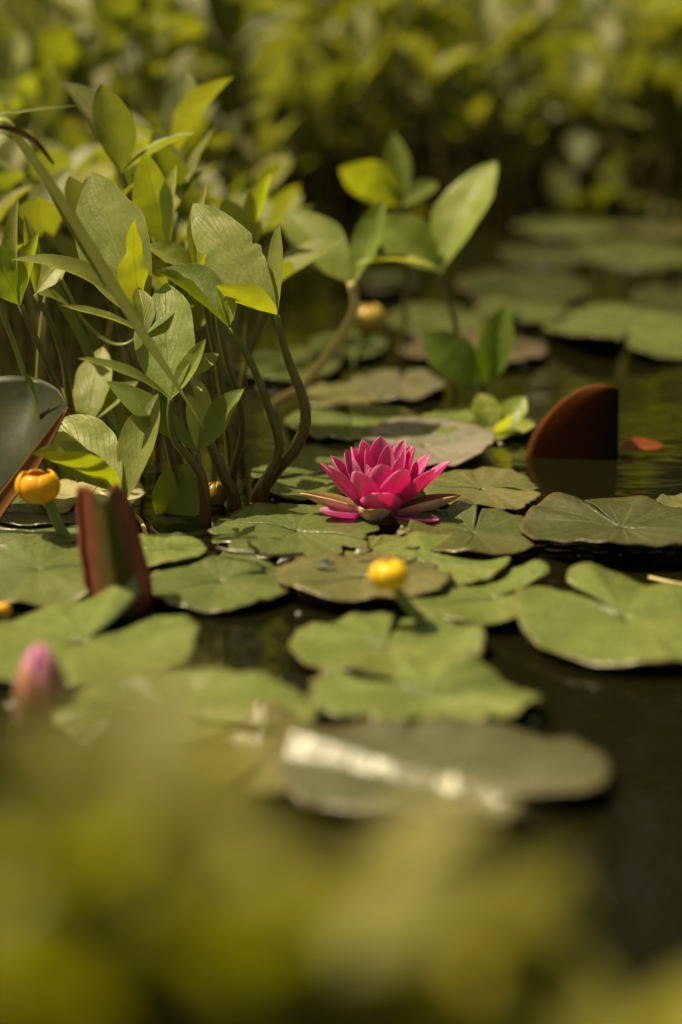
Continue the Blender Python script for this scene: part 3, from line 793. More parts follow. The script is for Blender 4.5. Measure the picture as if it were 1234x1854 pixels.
shoot('blurred bogbean shoot with yellow spear leaflet behind the notched leaflet', 1.62,
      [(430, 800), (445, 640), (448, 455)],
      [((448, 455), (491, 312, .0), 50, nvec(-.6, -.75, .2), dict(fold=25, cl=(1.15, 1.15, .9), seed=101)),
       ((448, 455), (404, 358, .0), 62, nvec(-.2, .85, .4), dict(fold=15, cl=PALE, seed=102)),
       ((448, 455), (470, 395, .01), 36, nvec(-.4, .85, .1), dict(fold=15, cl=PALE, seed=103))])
# --- loose stems of the clump
shoot('upright brown bogbean stem between clump and S-curved stem', 1.42,
      [(420, 868), (438, 790), (432, 720), (412, 660), (398, 600), (392, 560)],
      [((392, 560), (340, 480, .03), 52, nvec(.1, .8, .5), dict(fold=16, seed=111, cl=DK)), ((392, 560), (436, 500, .03), 46, nvec(.1, .8, .5), dict(fold=16, seed=112, cl=YEL))])
shoot('leaning thick bogbean stem foot beside the yellow-green bud', 1.37,
      [(424, 912), (408, 868), (380, 805), (352, 740), (338, 690)],
      [((338, 690), (330, 600, .02), 40, nvec(.2, .8, .4), dict(fold=20, seed=115, cl=DK)), ((338, 690), (395, 640, .03), 36, nvec(-.2, .8, .4), dict(fold=20, seed=116))], r0=.0055, r1=.0025)
# --- blurred plants to the right
shoot('blurred bogbean shoot on pale bent stem with broad arching leaflets', 1.69,
      [(492, 740), (545, 700), (605, 625), (640, 560), (636, 510)],
      [((634, 512), (515, 383, .05), 98, nvec(-.1, .6, .75), dict(fold=14, arch=.05, seed=121, cl=(.9, 1.0, .8))),
       ((640, 512), (696, 362, .02), 70, nvec(-.6, .75, .2), dict(fold=25, arch=-.03, seed=122, cl=(.8, .95, .7))),
       ((640, 480), (790, 484, .0), 40, nvec(.0, .2, .97), dict(fold=24, arch=.08, seed=123, cl=PALE))], stem_mat='stem_pale', r0=.0042, r1=.004)
shoot('blurred bogbean shoot with large upright oval leaflet over open water', 1.80,
      [(822, 690), (826, 600), (808, 530), (797, 490)],
      [((797, 490), (898, 292, .05), 112, nvec(-.5, .65, .55), dict(fold=20, arch=.05, seed=131, cl=(1.0, 1.1, .9))),
       ((797, 490), (672, 396, .02), 98, nvec(.1, .8, .5), dict(fold=22, arch=.06, seed=132, cl=(.85, 1.0, .7))),
       ((797, 490), (812, 400, .06), 40, nvec(.1, .8, .5), dict(fold=22, arch=.06, seed=133, cl=DK))], r0=.003, r1=.002)
shoot('blurred bogbean shoot with bright yellow-green leaflets above the pale bent stem', 1.95,
      [(730, 640), (735, 500), (725, 372)],
      [((725, 374), (614, 305, .0), 92, nvec(-.4, -.6, .7), dict(fold=12, cl=(1.15, 1.15, .8), seed=136)),
       ((722, 376), (712, 240, .02), 52, nvec(.1, .9, .2), dict(fold=20, cl=(.95, 1.05, .7), seed=137)),
       ((725, 374), (790, 330, .05), 40, nvec(.1, .7, .7), dict(fold=20, cl=DK, seed=138))])
shoot('small dark two leaved bogbean shoot on the water behind the flower', 1.76,
      [(872, 706), (874, 698)],
      [((868, 700), (762, 602, .0), 92, nvec(.1, .75, .6), dict(fold=10, cl=(.55, .75, .4), seed=141)),
       ((882, 700), (917, 553, .0), 70, nvec(-.3, .9, .2), dict(fold=18, cl=(.7, .9, .5), seed=142))])
shoot('low leafy floating clump of yellowish leaflets beside the erect dark red leaf', 1.60,
      [(895, 800), (900, 770)],
      [((890, 785), (868, 712, .02), 60, nvec(.1, .7, .7), dict(fold=14, cl=YEL, seed=145)), ((905, 785), (950, 718, .02), 52, nvec(-.2, .7, .7), dict(fold=14, cl=(1.0, 1.1, .7), seed=146)),
       ((910, 800), (970, 770, -.02), 44, nvec(-.1, .5, .8), dict(fold=14, cl=YEL, seed=147)), ((890, 800), (845, 762, .0), 46, nvec(.1, .5, .8), dict(fold=14, cl=YEL, seed=148)),
       ((905, 805), (925, 752, -.03), 40, nvec(.0, .5, .8), dict(fold=14, cl=PALE, seed=149))], r0=.003, r1=.002)

# --- generic shoots copied for the background and the near bank
def template(seed, h, n=3, size=0.075, mat='bog_far', spread=1.0):
    rr = random.Random(seed)
    root = empty('bogbean_shoot', (0, 0, 0))
    lean = Vector((rr.uniform(-.3, .3), rr.uniform(-.3, .3), 0)) * h
    top = Vector((lean.x, lean.y, h))
    pts = [Vector((0, 0, -0.06)), Vector((0, 0, 0.0)), Vector((lean.x * .2 + rr.uniform(-.02, .02), lean.y * .2, h * .4)), Vector((lean.x * .7, lean.y * .7, h * .75)), top]
    v, f, u = tube(pts, 0.0032, 0.0018, 10, 6)
    link('stem', v, f, M['stem'], root, u)
    a0 = rr.random() * 6.28
    for i in range(n):
        a = a0 + i * 2.09 + rr.uniform(-.35, .35)
        el = rr.uniform(.35, 1.15)
        d = Vector((math.cos(a) * math.cos(el), math.sin(a) * math.cos(el), math.sin(el)))
        ln = size * rr.uniform(.8, 1.2)
        N = Vector((-math.cos(a) * math.sin(el), -math.sin(a) * math.sin(el), math.cos(el)))
        v, f, u = blade(top, top + d * ln, ln * rr.uniform(.42, .6), N, fold=rr.uniform(8, 34), arch=rr.uniform(-.02, .08), seed=rr.random() * 40, nt=10, ns=6)
        g = rr.uniform(.8, 1.15)
        link('leaflet', v, f, M[mat], root, u, color=(g * rr.uniform(.94, 1.04), g, g * rr.uniform(.7, 1.2)))
    return root
def copy_tree(root, loc, rz, sc, tone=None):
    r_ = root.copy(); col.objects.link(r_)
    r_.location = loc; r_.rotation_euler = (0, 0, rz); r_.scale = (sc, sc, sc)
    for ch in root.children:
        c = ch.copy(); col.objects.link(c); c.parent = r_
        if tone and ch.name.startswith('leaflet'):
            c.color = (ch.color[0] * tone[0], ch.color[1] * tone[1], ch.color[2] * tone[2], 1)
    return r_
def tone_of(q, a, b):
    g = q.uniform(a, b)
    return (g * q.uniform(.94, 1.04), g, g * q.uniform(.7, 1.5))
def tone_near(q):
    g = q.uniform(.8, 1.4)
    return (g * q.uniform(.98, 1.08), g, g * q.uniform(.2, .7))
def place_set(temps, spots, label, group):
    used = set()
    for i, (x, y, z, rz, sc, tone) in enumerate(spots):
        k = i % len(temps)
        if k not in used:
            used.add(k); o = temps[k]
            o.location = (x, y, z); o.rotation_euler = (0, 0, rz); o.scale = (sc,) * 3
            for ch in o.children:
                pass
        else:
            o = copy_tree(temps[k], (x, y, z), rz, sc, tone)
        tag(o, label, 'plant', group)

# left clump behind the sharp shoots
t_mid = [template(200 + i, h, size=.075) for i, h in enumerate((.10, .14, .17, .20, .12, .16))]
spots = []
rr = random.Random(31)
for i in range(62):
    y = rr.uniform(1.50, 2.35)
    u_ = rr.uniform(-90, 330) if i % 5 else rr.uniform(250, 470)
    x = PY(u_, 500, y).x
    spots.append((x, y, 0.0, rr.random() * 6.28, rr.uniform(.8, 1.1), tone_of(rr, .95, 1.5)))
place_set(t_mid, spots, 'bogbean shoot crowded behind the sharp left clump', 'bogbean shoots filling the left water margin')
# far margin
t_far = [template(300 + i, h, size=.10) for i, h in enumerate((.12, .18, .24, .30, .22, .15, .27))]
spots = []
for i in range(175):
    y = 2.35 + 1.9 * rr.random() ** 1.4
    x = rr.uniform(-.25, .25) * y
    u_ = 617 + x / y * FPX
    if y < bank_edge(x) - 0.02 and u_ > 520: 
        y = bank_edge(x) + 1.1 * rr.random() ** 1.9 - .10
    spots.append((x, y, max(0, ground_h(x, y)), rr.random() * 6.28, rr.uniform(.75, 1.35), tone_of(rr, .65, 1.5)))
place_set(t_far, spots, 'out of focus bogbean shoot on the far bank', 'bogbean shoots on the far bank')
# near bank, directly before the lens
t_near = [template(400 + i, .18, size=.085, mat='bog_near') for i in range(5)]
for o in t_near:
    for ch in o.children: ch.color = (ch.color[0] * .9, ch.color[1] * .86, ch.color[2] * .45, 1)
NEARS = [(90, 1500, .37), (210, 1470, .38), (390, 1500, .39), (300, 1560, .37), (30, 1620, .36), (520, 1600, .38), (640, 1700, .38), (150, 1660, .36), (60, 1570, .40), (180, 1550, .42), (470, 1540, .41), (590, 1640, .41), (700, 1720, .40), (330, 1480, .42), (760, 1800, .40), (230, 1600, .39), (30, 1640, .44), (130, 1600, .46), (262, 1500, .48), (350, 1540, .46), (440, 1600, .43), (110, 1620, .42), (280, 1620, .42), (560, 1740, .42), (20, 1720, .40), (200, 1740, .40),
         (400, 1720, .40), (520, 1800, .40), (650, 1800, .41), (690, 1890, .38), (880, 1900, .42), (980, 1960, .40), (1225, 1850, .40), (1190, 1940, .40), (480, 1930, .38), (100, 1850, .38), (300, 1860, .38), (800, 1960, .40),
         (60, 1960, .36), (220, 1960, .36), (380, 1980, .36), (560, 1960, .36), (680, 2000, .36), (1100, 2000, .38), (1230, 2000, .37), (900, 2020, .37)]
near_lab = 'strongly blurred bogbean shoot on the near bank'
for i, (u_, v_, y) in enumerate(NEARS):
    p = PY(u_, v_, y)                    # middle of the leaf whorl
    g0 = ground_h(p.x, p.y)
    k = i % 5
    o = t_near[k] if i < 5 else copy_tree(t_near[k], (0, 0, 0), 0, 1, tone_near(rr))
    hgt = max(p.z - 0.03 - max(g0, -.03), 0.04)
    sc = rr.uniform(.5, .66)
    o.scale = (sc, sc, hgt / .18)
    o.rotation_euler = (0, 0, rr.random() * 6.28)
    o.location = (p.x, p.y, max(g0, -.03))
    # keep the leaflets unsquashed
    for ch in o.children:
        if ch.name.startswith('leaflet'):
            f_ = sc / (hgt / .18)
            ch.scale = (1, 1, f_)
            ch.location = (0, 0, .18 * (1 - f_))
    tag(o, near_lab, 'plant', 'bogbean shoots on the near bank')

# ================================================================== RAISED AND FOLDED LILY LEAVES
def sheet(name, grid, mats, root, org, thick=0.0012, color=(1, 1, 1)):
    ny = len(grid); nx_ = len(grid[0])
    v = [p for row in grid for p in row]
    u = [(j / (nx_ - 1), i / (ny - 1)) for i in range(ny) for j in range(nx_)]
    f = [(i * nx_ + j, i * nx_ + j + 1, (i + 1) * nx_ + j + 1, (i + 1) * nx_ + j) for i in range(ny - 1) for j in range(nx_ - 1)]
    o = link(name, v, f, None, root, u, origin=org, mats=mats, color=color)
    sm = o.modifiers.new('thickness', 'SOLIDIFY'); sm.thickness = thick; sm.offset = 0
    if len(mats) > 1: sm.material_offset = 1
    return o
def interp(tab, t):
    """tab: rows of (t, a, b, ...) -> values at t, smooth."""
    for i in range(len(tab) - 1):
        if t <= tab[i + 1][0] or i == len(tab) - 2:
            k = (t - tab[i][0]) / (tab[i + 1][0] - tab[i][0])
            pr = tab[max(i - 1, 0)]; nx_ = tab[min(i + 2, len(tab) - 1)]
            out = []
            for c in range(1, len(tab[0])):
                a, b, c_, d = pr[c], tab[i][c], tab[i + 1][c], nx_[c]
                out.append(0.5 * (2 * b + (c_ - a) * k + (2 * a - 5 * b + 4 * c_ - d) * k * k + (3 * b - a - 3 * c_ + d) * k ** 3))
            return out

# folded young red leaf standing in the water
def folded_red_leaf():
    Y0 = 1.13
    org = W(215, 1122); org.z = 0
    root = empty('folded_lily_leaf', org)
    tag(root, 'folded young red and green lily leaf standing upright in the water', 'lily leaf')
    # t (0 foot, 1 top), left px, mid px, right px, v left, v mid, v right
    tab = [(0, 178, 205, 262, 1175, 1180, 1185), (.15, 166, 214, 281, 1120, 1125, 1130), (.4, 150, 215, 276, 1040, 1050, 1055), (.7, 140, 205, 252, 965, 985, 975), (.9, 137, 196, 232, 905, 925, 905), (1.0, 138, 188, 218, 882, 914, 876)]
    for side, nm in ((0, 'left_half'), (1, 'right_half')):
        grid = []
        for i in range(23):
            t = i / 22
            ul, um, ur, vl, vm, vr = interp(tab, t)
            ul += 5 * noise.noise(Vector((t * 4.5, .3, 1.0))); ur += 6 * noise.noise(Vector((t * 4.5, 7.3, 1.0)))
            row = []
            for j in range(9):
                s = j / 8
                if side == 0:
                    uu, vv = lerp(um, ul, s), lerp(vm, vl, s)
                else:
                    uu, vv = lerp(um, ur, s), lerp(vm, vr, s)
                dep = -0.012 + (0.034 if side == 0 else .030) * s ** 1.4
                rib = .0016 * math.sin(s * 17 + t * 2) * s * (1 - .3 * t)
                vv -= 14 * math.sin(math.pi * s) * sstep(.85, 1.0, t)
                row.append(PY(uu, vv, Y0 + dep * (1.0 + .3 * t) + rib))
            # the margin rolls back inwards behind the half
            for j in range(1, 5):
                s = j / 4
                e_ = ul if side == 0 else ur
                uu = lerp(e_, um, 0.35 * s)
                row.append(PY(uu, lerp(vl if side == 0 else vr, vm, .2 * s), Y0 + 0.0115 * (1 + .3 * t) + 0.006 * s))
            grid.append(row)
        sheet('leaf_half', grid, [M['young_leaf']], root, org)
    v, f, u = tube([PY(*q, Y0 - 0.0105) for q in ((205, 1180), (214, 1125), (215, 1050), (206, 985), (196, 928), (189, 916))], .0022, .0009, 18, 7)
    link('midrib', v, f, M['stem_dark'], root, u, origin=org)
folded_red_leaf()

# erect dark red leaf on the right, folded along its right edge
def erect_leaf():
    org = W(1035, 828); org.z = 0
    Y0 = org.y
    root = empty('erect_lily_leaf', org)
    tag(root, 'dark red-brown lily leaf folded upright out of the open water', 'lily leaf')
    # outline: for t along the vertical, left px
    left = [(0, 938, 885), (.25, 951, 826), (.40, 962, 793), (.58, 985, 757), (.75, 1018, 724), (.9, 1055, 703), (1.0, 1090, 696)]
    for k in (0, 1):
        grid = []
        for i in range(25):
            t = i / 24
            ul, vl = interp(left, t)
            vr = lerp(880, 704, t)
            row = []
            for j in range(13):
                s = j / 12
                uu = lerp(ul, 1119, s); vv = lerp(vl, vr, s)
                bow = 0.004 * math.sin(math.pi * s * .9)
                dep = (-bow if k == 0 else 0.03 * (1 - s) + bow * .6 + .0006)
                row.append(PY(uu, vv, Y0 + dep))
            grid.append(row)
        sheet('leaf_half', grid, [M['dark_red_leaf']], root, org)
erect_leaf()

# raised dark round leaf on the left with rolled brown front rim
def raised_leaf():
    Yf = 1.305
    A, Bq = Vector((123, 742, 0)), Vector((-90, 1015, 0))
    arc = [(0, 123, 742), (.18, 104, 704), (.36, 52, 682), (.58, -30, 690), (.8, -130, 760), (1, -200, 900)]
    org = PY(-70, 800, Yf + .03); org.z = 0
    root = empty('raised_lily_leaf', org)
    tag(root, 'large dark lily leaf held above the water with rolled brown rim', 'lily leaf')
    grid, rim = [], []
    for i in range(25):
        t = i / 24
        F = A.lerp(Bq, t)
        eu, ev = interp(arc, t)
        row = []
        for j in range(15):
            s = j / 14
            uu, vv = lerp(F.x, eu, s), lerp(F.y, ev, s)
            b_ = .006 * math.sin(math.pi * s) * min(1, t * 4)
            row.append(PY(uu, vv, Yf + .05 * s * min(1, t * 3) + b_))
        grid.append(row)
        w = 34 * min(1.0, .12 + t * 2.2) * (1 + .12 * math.sin(t * 9))
        row = []
        for j in range(9):
            a = j / 8 * 1.5
            off = -6 + w * math.sin(a) * .9 + 6 * (1 - math.cos(a)) * .2
            row.append(PY(F.x + off * .79, F.y + off * .61, Yf - .002 - .010 * min(1, .1 + t * 2) * (1 - math.cos(a)) * .5 + .0008))
        rim.append(row)
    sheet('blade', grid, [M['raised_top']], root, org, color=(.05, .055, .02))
    sheet('rolled_rim', rim, [M['brown_rim']], root, org, thick=.001)
    C = PY(-70, 830, Yf + .025)
    v, f, u = tube([Vector((C.x - .02, C.y + .02, -.05)), Vector((C.x - .015, C.y + .015, C.z * .5)), C], .0035, .003, 12, 8)
    link('petiole', v, f, M['stem_dark'], root, u, origin=org)
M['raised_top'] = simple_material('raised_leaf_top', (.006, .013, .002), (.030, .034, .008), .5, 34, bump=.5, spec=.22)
M['brown_rim'] = simple_material('rolled_rim_underside', (.13, .045, .008), (.20, .075, .012), .45, 40, trans=(.3, .1, .01), tmix=.2)
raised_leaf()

# ================================================================== YELLOW POND LILIES AND BUDS
def globe_flower(name, label, c, rad, stalk, open_=.25, tone=(1, 1, 1), n=5, squash=.9, mat='yellow', r0=.003, lean=(0, 0)):
    org = Vector((stalk[0].x, stalk[0].y, 0))
    root = empty(name, org)
    tag(root, label, 'flower')
    v, f, u = tube(stalk, r0 * 1.1, r0, 14, 9)
    link('stalk', v, f, M['stem_dark'], root, u, origin=org)
    base = c - Vector((0, 0, rad * squash))
    for i in range(n):
        a0 = i * 2 * math.pi / n + .5
        rin = 1.0 - .05 * (i % 2)
        vs_, fs, uv = [], [], []
        for p_ in range(13):
            t = p_ / 12
            ph = -math.pi / 2 + t * (math.pi * (.93 - open_ * .5))
            wdt = (2 * math.pi / n) * .78 * max(.05, math.sin(math.pi * (.18 + .74 * t)) ** .6)
            rr_ = rad * rin * (1 + .10 * open_ * t)
            for j in range(9):
                s = -1 + j / 4
                a = a0 + s * wdt
                q = rr_ * (1 + .05 * (1 - abs(s)) + .03 * s)
                vs_.append(c + Vector((math.cos(a) * math.cos(ph) * q + lean[0] * t * rad, math.sin(a) * math.cos(ph) * q + lean[1] * t * rad, math.sin(ph) * q * squash)))
                uv.append((.5 + s / 2, t))
        for p_ in range(12):
            for j in range(8):
                q = p_ * 9 + j
                fs.append((q, q + 1, q + 10, q + 9))
        g = rnd.uniform(.92, 1.05)
        o = link('sepal', vs_, fs, M[mat], root, uv, origin=org, color=tuple(x * g for x in tone))
        sm = o.modifiers.new('thickness', 'SOLIDIFY'); sm.thickness = rad * .06; sm.offset = -1
    # stigma disc inside
    v, f, u = tube([base + Vector((0, 0, rad * .2)), c, c + Vector((0, 0, rad * .35))], rad * .3, rad * .55, 6, 12)
    link('stigma', v, f, M[mat], root, u, origin=org, color=(.8, .8, .5))
    return root
Y1 = W(122, 992).y
c1 = PY(68, 880, Y1)
globe_flower('yellow_pond_lily', 'open cupped yellow pond lily flower below the rolled brown rim', c1, 39 * mpp(Y1),
             [Vector((PY(128, 1004, Y1).x, Y1, -.03)), PY(124, 992, Y1), PY(108, 955, Y1), PY(86, 905, Y1)], open_=.30, squash=.82, r0=.0036, tone=(1, .92, .8))
Y2 = W(775, 1150).y
c2 = PY(704, 1041, Y2)
globe_flower('yellow_pond_lily', 'closed round bright yellow pond lily bud on green slanting stalk', c2, 35 * mpp(Y2),
             [Vector((PY(782, 1160, Y2).x, Y2, -.03)), PY(775, 1148, Y2), PY(745, 1105, Y2), PY(716, 1066, Y2)], open_=.0, squash=.80, r0=.0030, tone=(1.15, 1.35, 1.2))
Y3 = W(15, 1128).y
globe_flower('yellow_pond_lily', 'tiny yellow bud low between two left lily pads', PY(6, 1102, Y3), 14 * mpp(Y3),
             [Vector((PY(20, 1130, Y3).x, Y3, -.02)), PY(18, 1128, Y3), PY(8, 1110, Y3)], open_=.0, r0=.0018)
Y4 = W(392, 914).y
globe_flower('yellow_pond_lily', 'yellow-green closed bud half sunk beside the leaning brown stem', PY(389, 896, Y4), 21 * mpp(Y4),
             [Vector((PY(389, 930, Y4).x, Y4, -.03)), PY(389, 918, Y4), PY(389, 905, Y4)], open_=.0, squash=1.15, r0=.003, tone=(.35, .42, .5))
Y5 = W(640, 660).y
globe_flower('yellow_pond_lily', 'blurred pale yellow bud on slanting stalk behind the pale bent stem', PY(668, 578, Y5), 30 * mpp(Y5),
             [Vector((PY(636, 668, Y5).x, Y5, -.03)), PY(642, 658, Y5), PY(658, 615, Y5), PY(668, 590, Y5)], open_=.1, r0=.003, tone=(.55, .75, 8.0))

# closed pink lily bud
def pink_bud():
    Yb = W(78, 1298).y
    c = PY(76, 1300, Yb)
    org = Vector((c.x, c.y, 0))
    root = empty('water_lily_bud', org)
    tag(root, 'closed pink and brown water lily bud rising from the water', 'flower bud')
    hgt = (1300 - 1164) * mpp(Yb) / math.cos(PITCH) + .012
    rad = 50 * mpp(Yb)
    for i in range(9):
        outer = i < 4
        a0 = (i if outer else i - 4) * 2 * math.pi / (4 if outer else 5) + (.9 if outer else .3)
        vs_, fs, uv = [], [], []
        for p_ in range(17):
            t = p_ / 16
            prof = (math.sin(math.pi * (.14 + .86 * t) ** .9) ** .55) if t < 1 else 0
            prof = max(prof, .04)
            hw = (.95 if outer else .9) * max(.03, (1 - t ** 2.2)) ** .55
            for j in range(9):
                s = -1 + j / 4
                a = a0 + s * hw
                rr_ = rad * prof * (1.0 if outer else .93) * (1 + .03 * (1 - s * s))
                vs_.append(org + Vector((math.cos(a) * rr_, math.sin(a) * rr_, -.012 + hgt * (.97 if outer else 1.0) * t)))
                uv.append((.5 + s / 2, t))
        for p_ in range(16):
            for j in range(8):
                q = p_ * 9 + j
                fs.append((q, q + 1, q + 10, q + 9))
        o = link('sepal' if outer else 'petal', vs_, fs, M['bud_sepal'] if outer else M['petal_pale'], root, uv, origin=org)
        sm = o.modifiers.new('thickness', 'SOLIDIFY'); sm.thickness = .0009; sm.offset = 1
    v, f, u = tube([org + Vector((0, 0, -.10)), org + Vector((0, 0, -.05)), org + Vector((0, 0, -.008))], .004, .006, 6, 10)
    link('stalk', v, f, M['stem_dark'], root, u, origin=org)
M['bud_sepal'] = petal_material('bud_sepal', [(0.0, (.06, .02, .008)), (.5, (.14, .05, .02)), (.78, (.40, .17, .09)), (1.0, (.62, .32, .22))], (.4, .1, .06), tmix=.15, streak=(.5, .22, .12))
pink_bud()

# ================================================================== SEDGE, TWIGS, SMALL THINGS
def ribbon(pts, w0, w1, n=30, keel=.25, twist=0.0, side=None, wf=None):
    path = smooth_path(pts, n)
    vs_, fs, uv = [], [], []
    for i, p in enumerate(path):
        t = i / n
        tg = (path[min(i + 1, n)] - path[max(i - 1, 0)]).normalized()
        s = tg.cross(Vector((-.6, -.35, .75)) if side is None else side).normalized()
        nrm = s.cross(tg)
        s = s * math.cos(twist * t) + nrm * math.sin(twist * t)
        nrm = s.cross(tg)
        w = (lerp(w0, w1, t) * min(1.0, (1 - t) * 6 + .08) if wf is None else w0 * wf(t)) / 2
        for x, k in ((-1, 0), (-.5, .6), (0, 1), (.5, .6), (1, 0)):
            vs_.append(p + s * (x * w) - nrm * (keel * w * k)); uv.append((.5 + x / 2, t))
    for i in range(n):
        for j in range(4):
            q = i * 5 + j
            fs.append((q, q + 1, q + 6, q + 5))
    return vs_, fs, uv
Yg = 1.30
m_ = mpp(Yg)
sedge = empty('sedge_plant', Vector((PY(-190, 900, Yg).x, Yg, 0)))
tag(sedge, 'sedge with long blade slanting down across the bogbean and brown seed head', 'sedge')
so = Vector(sedge.location)
def sblade(pxs, w0, w1, color=(1, 1, 1), dy=0.0, **k):
    v, f, u = ribbon([Vector((so.x, so.y, -.03))] + [PY(a, b, Yg + dy) for a, b in pxs], w0 * m_, w1 * m_, 44, **k)
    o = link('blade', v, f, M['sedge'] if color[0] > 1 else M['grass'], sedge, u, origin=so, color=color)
    sm = o.modifiers.new('thickness', 'SOLIDIFY'); sm.thickness = .0004
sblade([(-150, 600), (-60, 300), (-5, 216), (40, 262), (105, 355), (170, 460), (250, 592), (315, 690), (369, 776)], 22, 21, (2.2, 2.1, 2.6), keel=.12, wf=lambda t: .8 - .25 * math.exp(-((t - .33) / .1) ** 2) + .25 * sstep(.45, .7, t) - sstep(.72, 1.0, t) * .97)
sblade([(-150, 600), (-70, 320), (-10, 238), (48, 268), (105, 372), (150, 450), (190, 520)], 14, 12, (.75, .85, .7), dy=.012, keel=.3)
sblade([(-140, 600), (-60, 290), (-12, 214), (40, 201), (145, 190)], 10, 4, (1.0, 1.0, .9), dy=-.005)
v, f, u = tube([Vector((so.x, so.y, -.03))] + [PY(a, b, Yg - .004) for a, b in ((-140, 600), (-80, 300), (-40, 232), (-8, 229))], .0016, .0009, 26, 7)
link('seed_stalk', v, f, M['stem'], sedge, u, origin=so)
# seed head of small overlapping scales
sp = smooth_path([PY(a, b, Yg - .004) for a, b in ((-10, 229), (25, 235), (55, 250), (78, 273), (92, 291))], 60)
vs_, fs = [], []
for i, p in enumerate(sp[:-1]):
    tg = (sp[i + 1] - p).normalized()
    rr_ = .0022 * (1 - abs(i / 60 - .35) * 1.1)
    for k in range(4):
        a = k * 1.57 + i * .8
        s = tg.cross(Vector((.2, .9, .3))).normalized(); b = tg.cross(s)
        d = s * math.cos(a) + b * math.sin(a)
        q = len(vs_)
        vs_ += [p - tg * .0006, p + d * rr_ * .75 + tg * .0012 + s * .0006, p + d * rr_ + tg * .0038, p + d * rr_ * .75 + tg * .0012 - s * .0006]
        fs.append((q, q + 1, q + 2, q + 3))
link('seed_head', vs_, fs, M['seed'], sedge, origin=so, smooth=False)

def lone_blade(label, base, pxs, Y, w, color=(1, 1, 1), w1=None, group=None, **k):
    b = Vector(base); 
    root, = (None,)
    v, f, u = ribbon([Vector((b.x, b.y, b.z - .03)), b] + [PY(a, c, Y) for a, c in pxs], w * mpp(Y), (w1 or w) * mpp(Y), 30, **k)
    o = link('grass_blade', v, f, M['grass'], None, u, origin=b, color=color)
    sm = o.modifiers.new('thickness', 'SOLIDIFY'); sm.thickness = .0004
    return tag(o, label, 'grass blade', group)
lone_blade('stiff two-toned grass blade slanting at the left above the raised dark leaf', Vector((PY(90, 850, 1.33).x, 1.33, 0)), [(62, 720), (44, 678), (20, 610), (-30, 480)], 1.33, 15, (.85, 1.0, .7))
lone_blade('broad dark grass blade slanting behind the level curled leaflet', Vector((PY(230, 860, 1.48).x, 1.48, 0)), [(160, 640), (110, 540), (60, 440), (20, 380)], 1.48, 26, (.6, .8, .5))
lone_blade('thin pale grass blade looping down behind the upright deep green leaflet', Vector((PY(60, 880, 1.45).x, 1.45, 0)), [(70, 600), (100, 500), (150, 580), (190, 615), (225, 622), (262, 598)], 1.45, 9, (1.2, 1.2, 1.3), w1=6)
for i, (a, c) in enumerate(((20, 60), (60, 90), (150, -40), (410, 150), (330, 20))):
    yb = 2.2 + .35 * i
    lone_blade('blurred upright grass blade on the far left bank', Vector((PY(a - 20, 400, yb).x, yb, max(0, ground_h(PY(a - 20, 400, yb).x, yb)))), [(a - 24, 300), (a - 5, 200), (a + 10, c)], yb, 34, (.95, 1.05, .6), group='tall grass blades on the far left bank', w1=14)

def twig(label, pxs, r0, r1, z=.014, branch=None, mat='twig'):
    pts = [W(a, b, z + (c[0] if c else 0)) for a, b, *c in pxs]
    org = Vector((pts[0].x, pts[0].y, 0))
    root = empty('twig', org); tag(root, label, 'twig')
    v, f, u = tube(pts, r0, r1, 24, 7)
    link('main_stem', v, f, M[mat], root, u, origin=org)
    if branch:
        v, f, u = tube([W(a, b, z + c) for a, b, c in branch], r0 * .9, r1 * .7, 12, 7)
        link('side_branch', v, f, M[mat], root, u, origin=org)
twig('thin dark forked twig floating on the pad left of flower', [(392, 992), (420, 998), (470, 1003), (510, 1005), (550, 1003)], .0014, .0012, z=.013, branch=[(472, 1003, 0), (462, 994, .003), (451, 986, .007), (449, 978, .012)])
twig('thin reddish rootlet drifting in water beside the red leaf', [(262, 935), (276, 958), (300, 974), (340, 985), (385, 988)], .0009, .0006, z=.003)
twig('pale green bent runner floating behind the folded red leaf', [(235, 925), (255, 945), (268, 975), (285, 984), (345, 988)], .0018, .0012, z=.004, mat='stem_pale')
twig('pale straw stick lying under the large dark pad', [(1175, 1046), (1205, 1053), (1245, 1060)], .0014, .001, z=.003, mat='stem_pale')

# goldfish-orange drowned leaf tip beside the erect leaf
def orange_leaf():
    Yo = W(1160, 812).y
    b, t = W(1122, 812, .004), W(1202, 806, .004)
    v, f, u = blade(b, t, .020, (0, -.35, .95), fold=10, arch=.03, wav=.03, seed=77)
    o = link('fallen_leaf', v, f, M['red_leaf'], None, u, origin=(b + t) / 2, color=(1.0, 1.1, .5))
    tag(o, 'orange-brown fallen leaf floating right of the erect dark red leaf', 'leaf')
    sm = o.modifiers.new('thickness', 'SOLIDIFY'); sm.thickness = .0006
orange_leaf()

# torn leaf scraps on the pads round the flower
for i, (a, b, z_, sz, cl, lab) in enumerate([
        (732, 970, .016, 30, (.16, .13, .04), 'small green leaf scrap standing at the flower foot'), (590, 1030, .012, 34, (.05, .05, .03), 'dark wet leaf scrap beside the forked twig'),
        (515, 1022, .006, 30, (.04, .035, .02), 'black rotting leaf scrap floating below the forked twig'), (655, 1006, .013, 34, (.15, .14, .06), 'curled torn leaf scrap on the dull torn pad')]):
    c = W(a, b, z_)
    v, f, u = blade(c - Vector((.5 * sz * mpp(c.y), 0, 0)), c + Vector((.5 * sz * mpp(c.y), .004, .003)), sz * .55 * mpp(c.y), (0, -.3, .9), fold=20, arch=.12, wav=.2, seed=i * 3 + .5, nt=10, ns=6)
    o = link('leaf_scrap', v, f, M['pad'], None, u, origin=c, color=cl)
    sm = o.modifiers.new('thickness', 'SOLIDIFY'); sm.thickness = .0008
    tag(o, lab, 'leaf scrap')

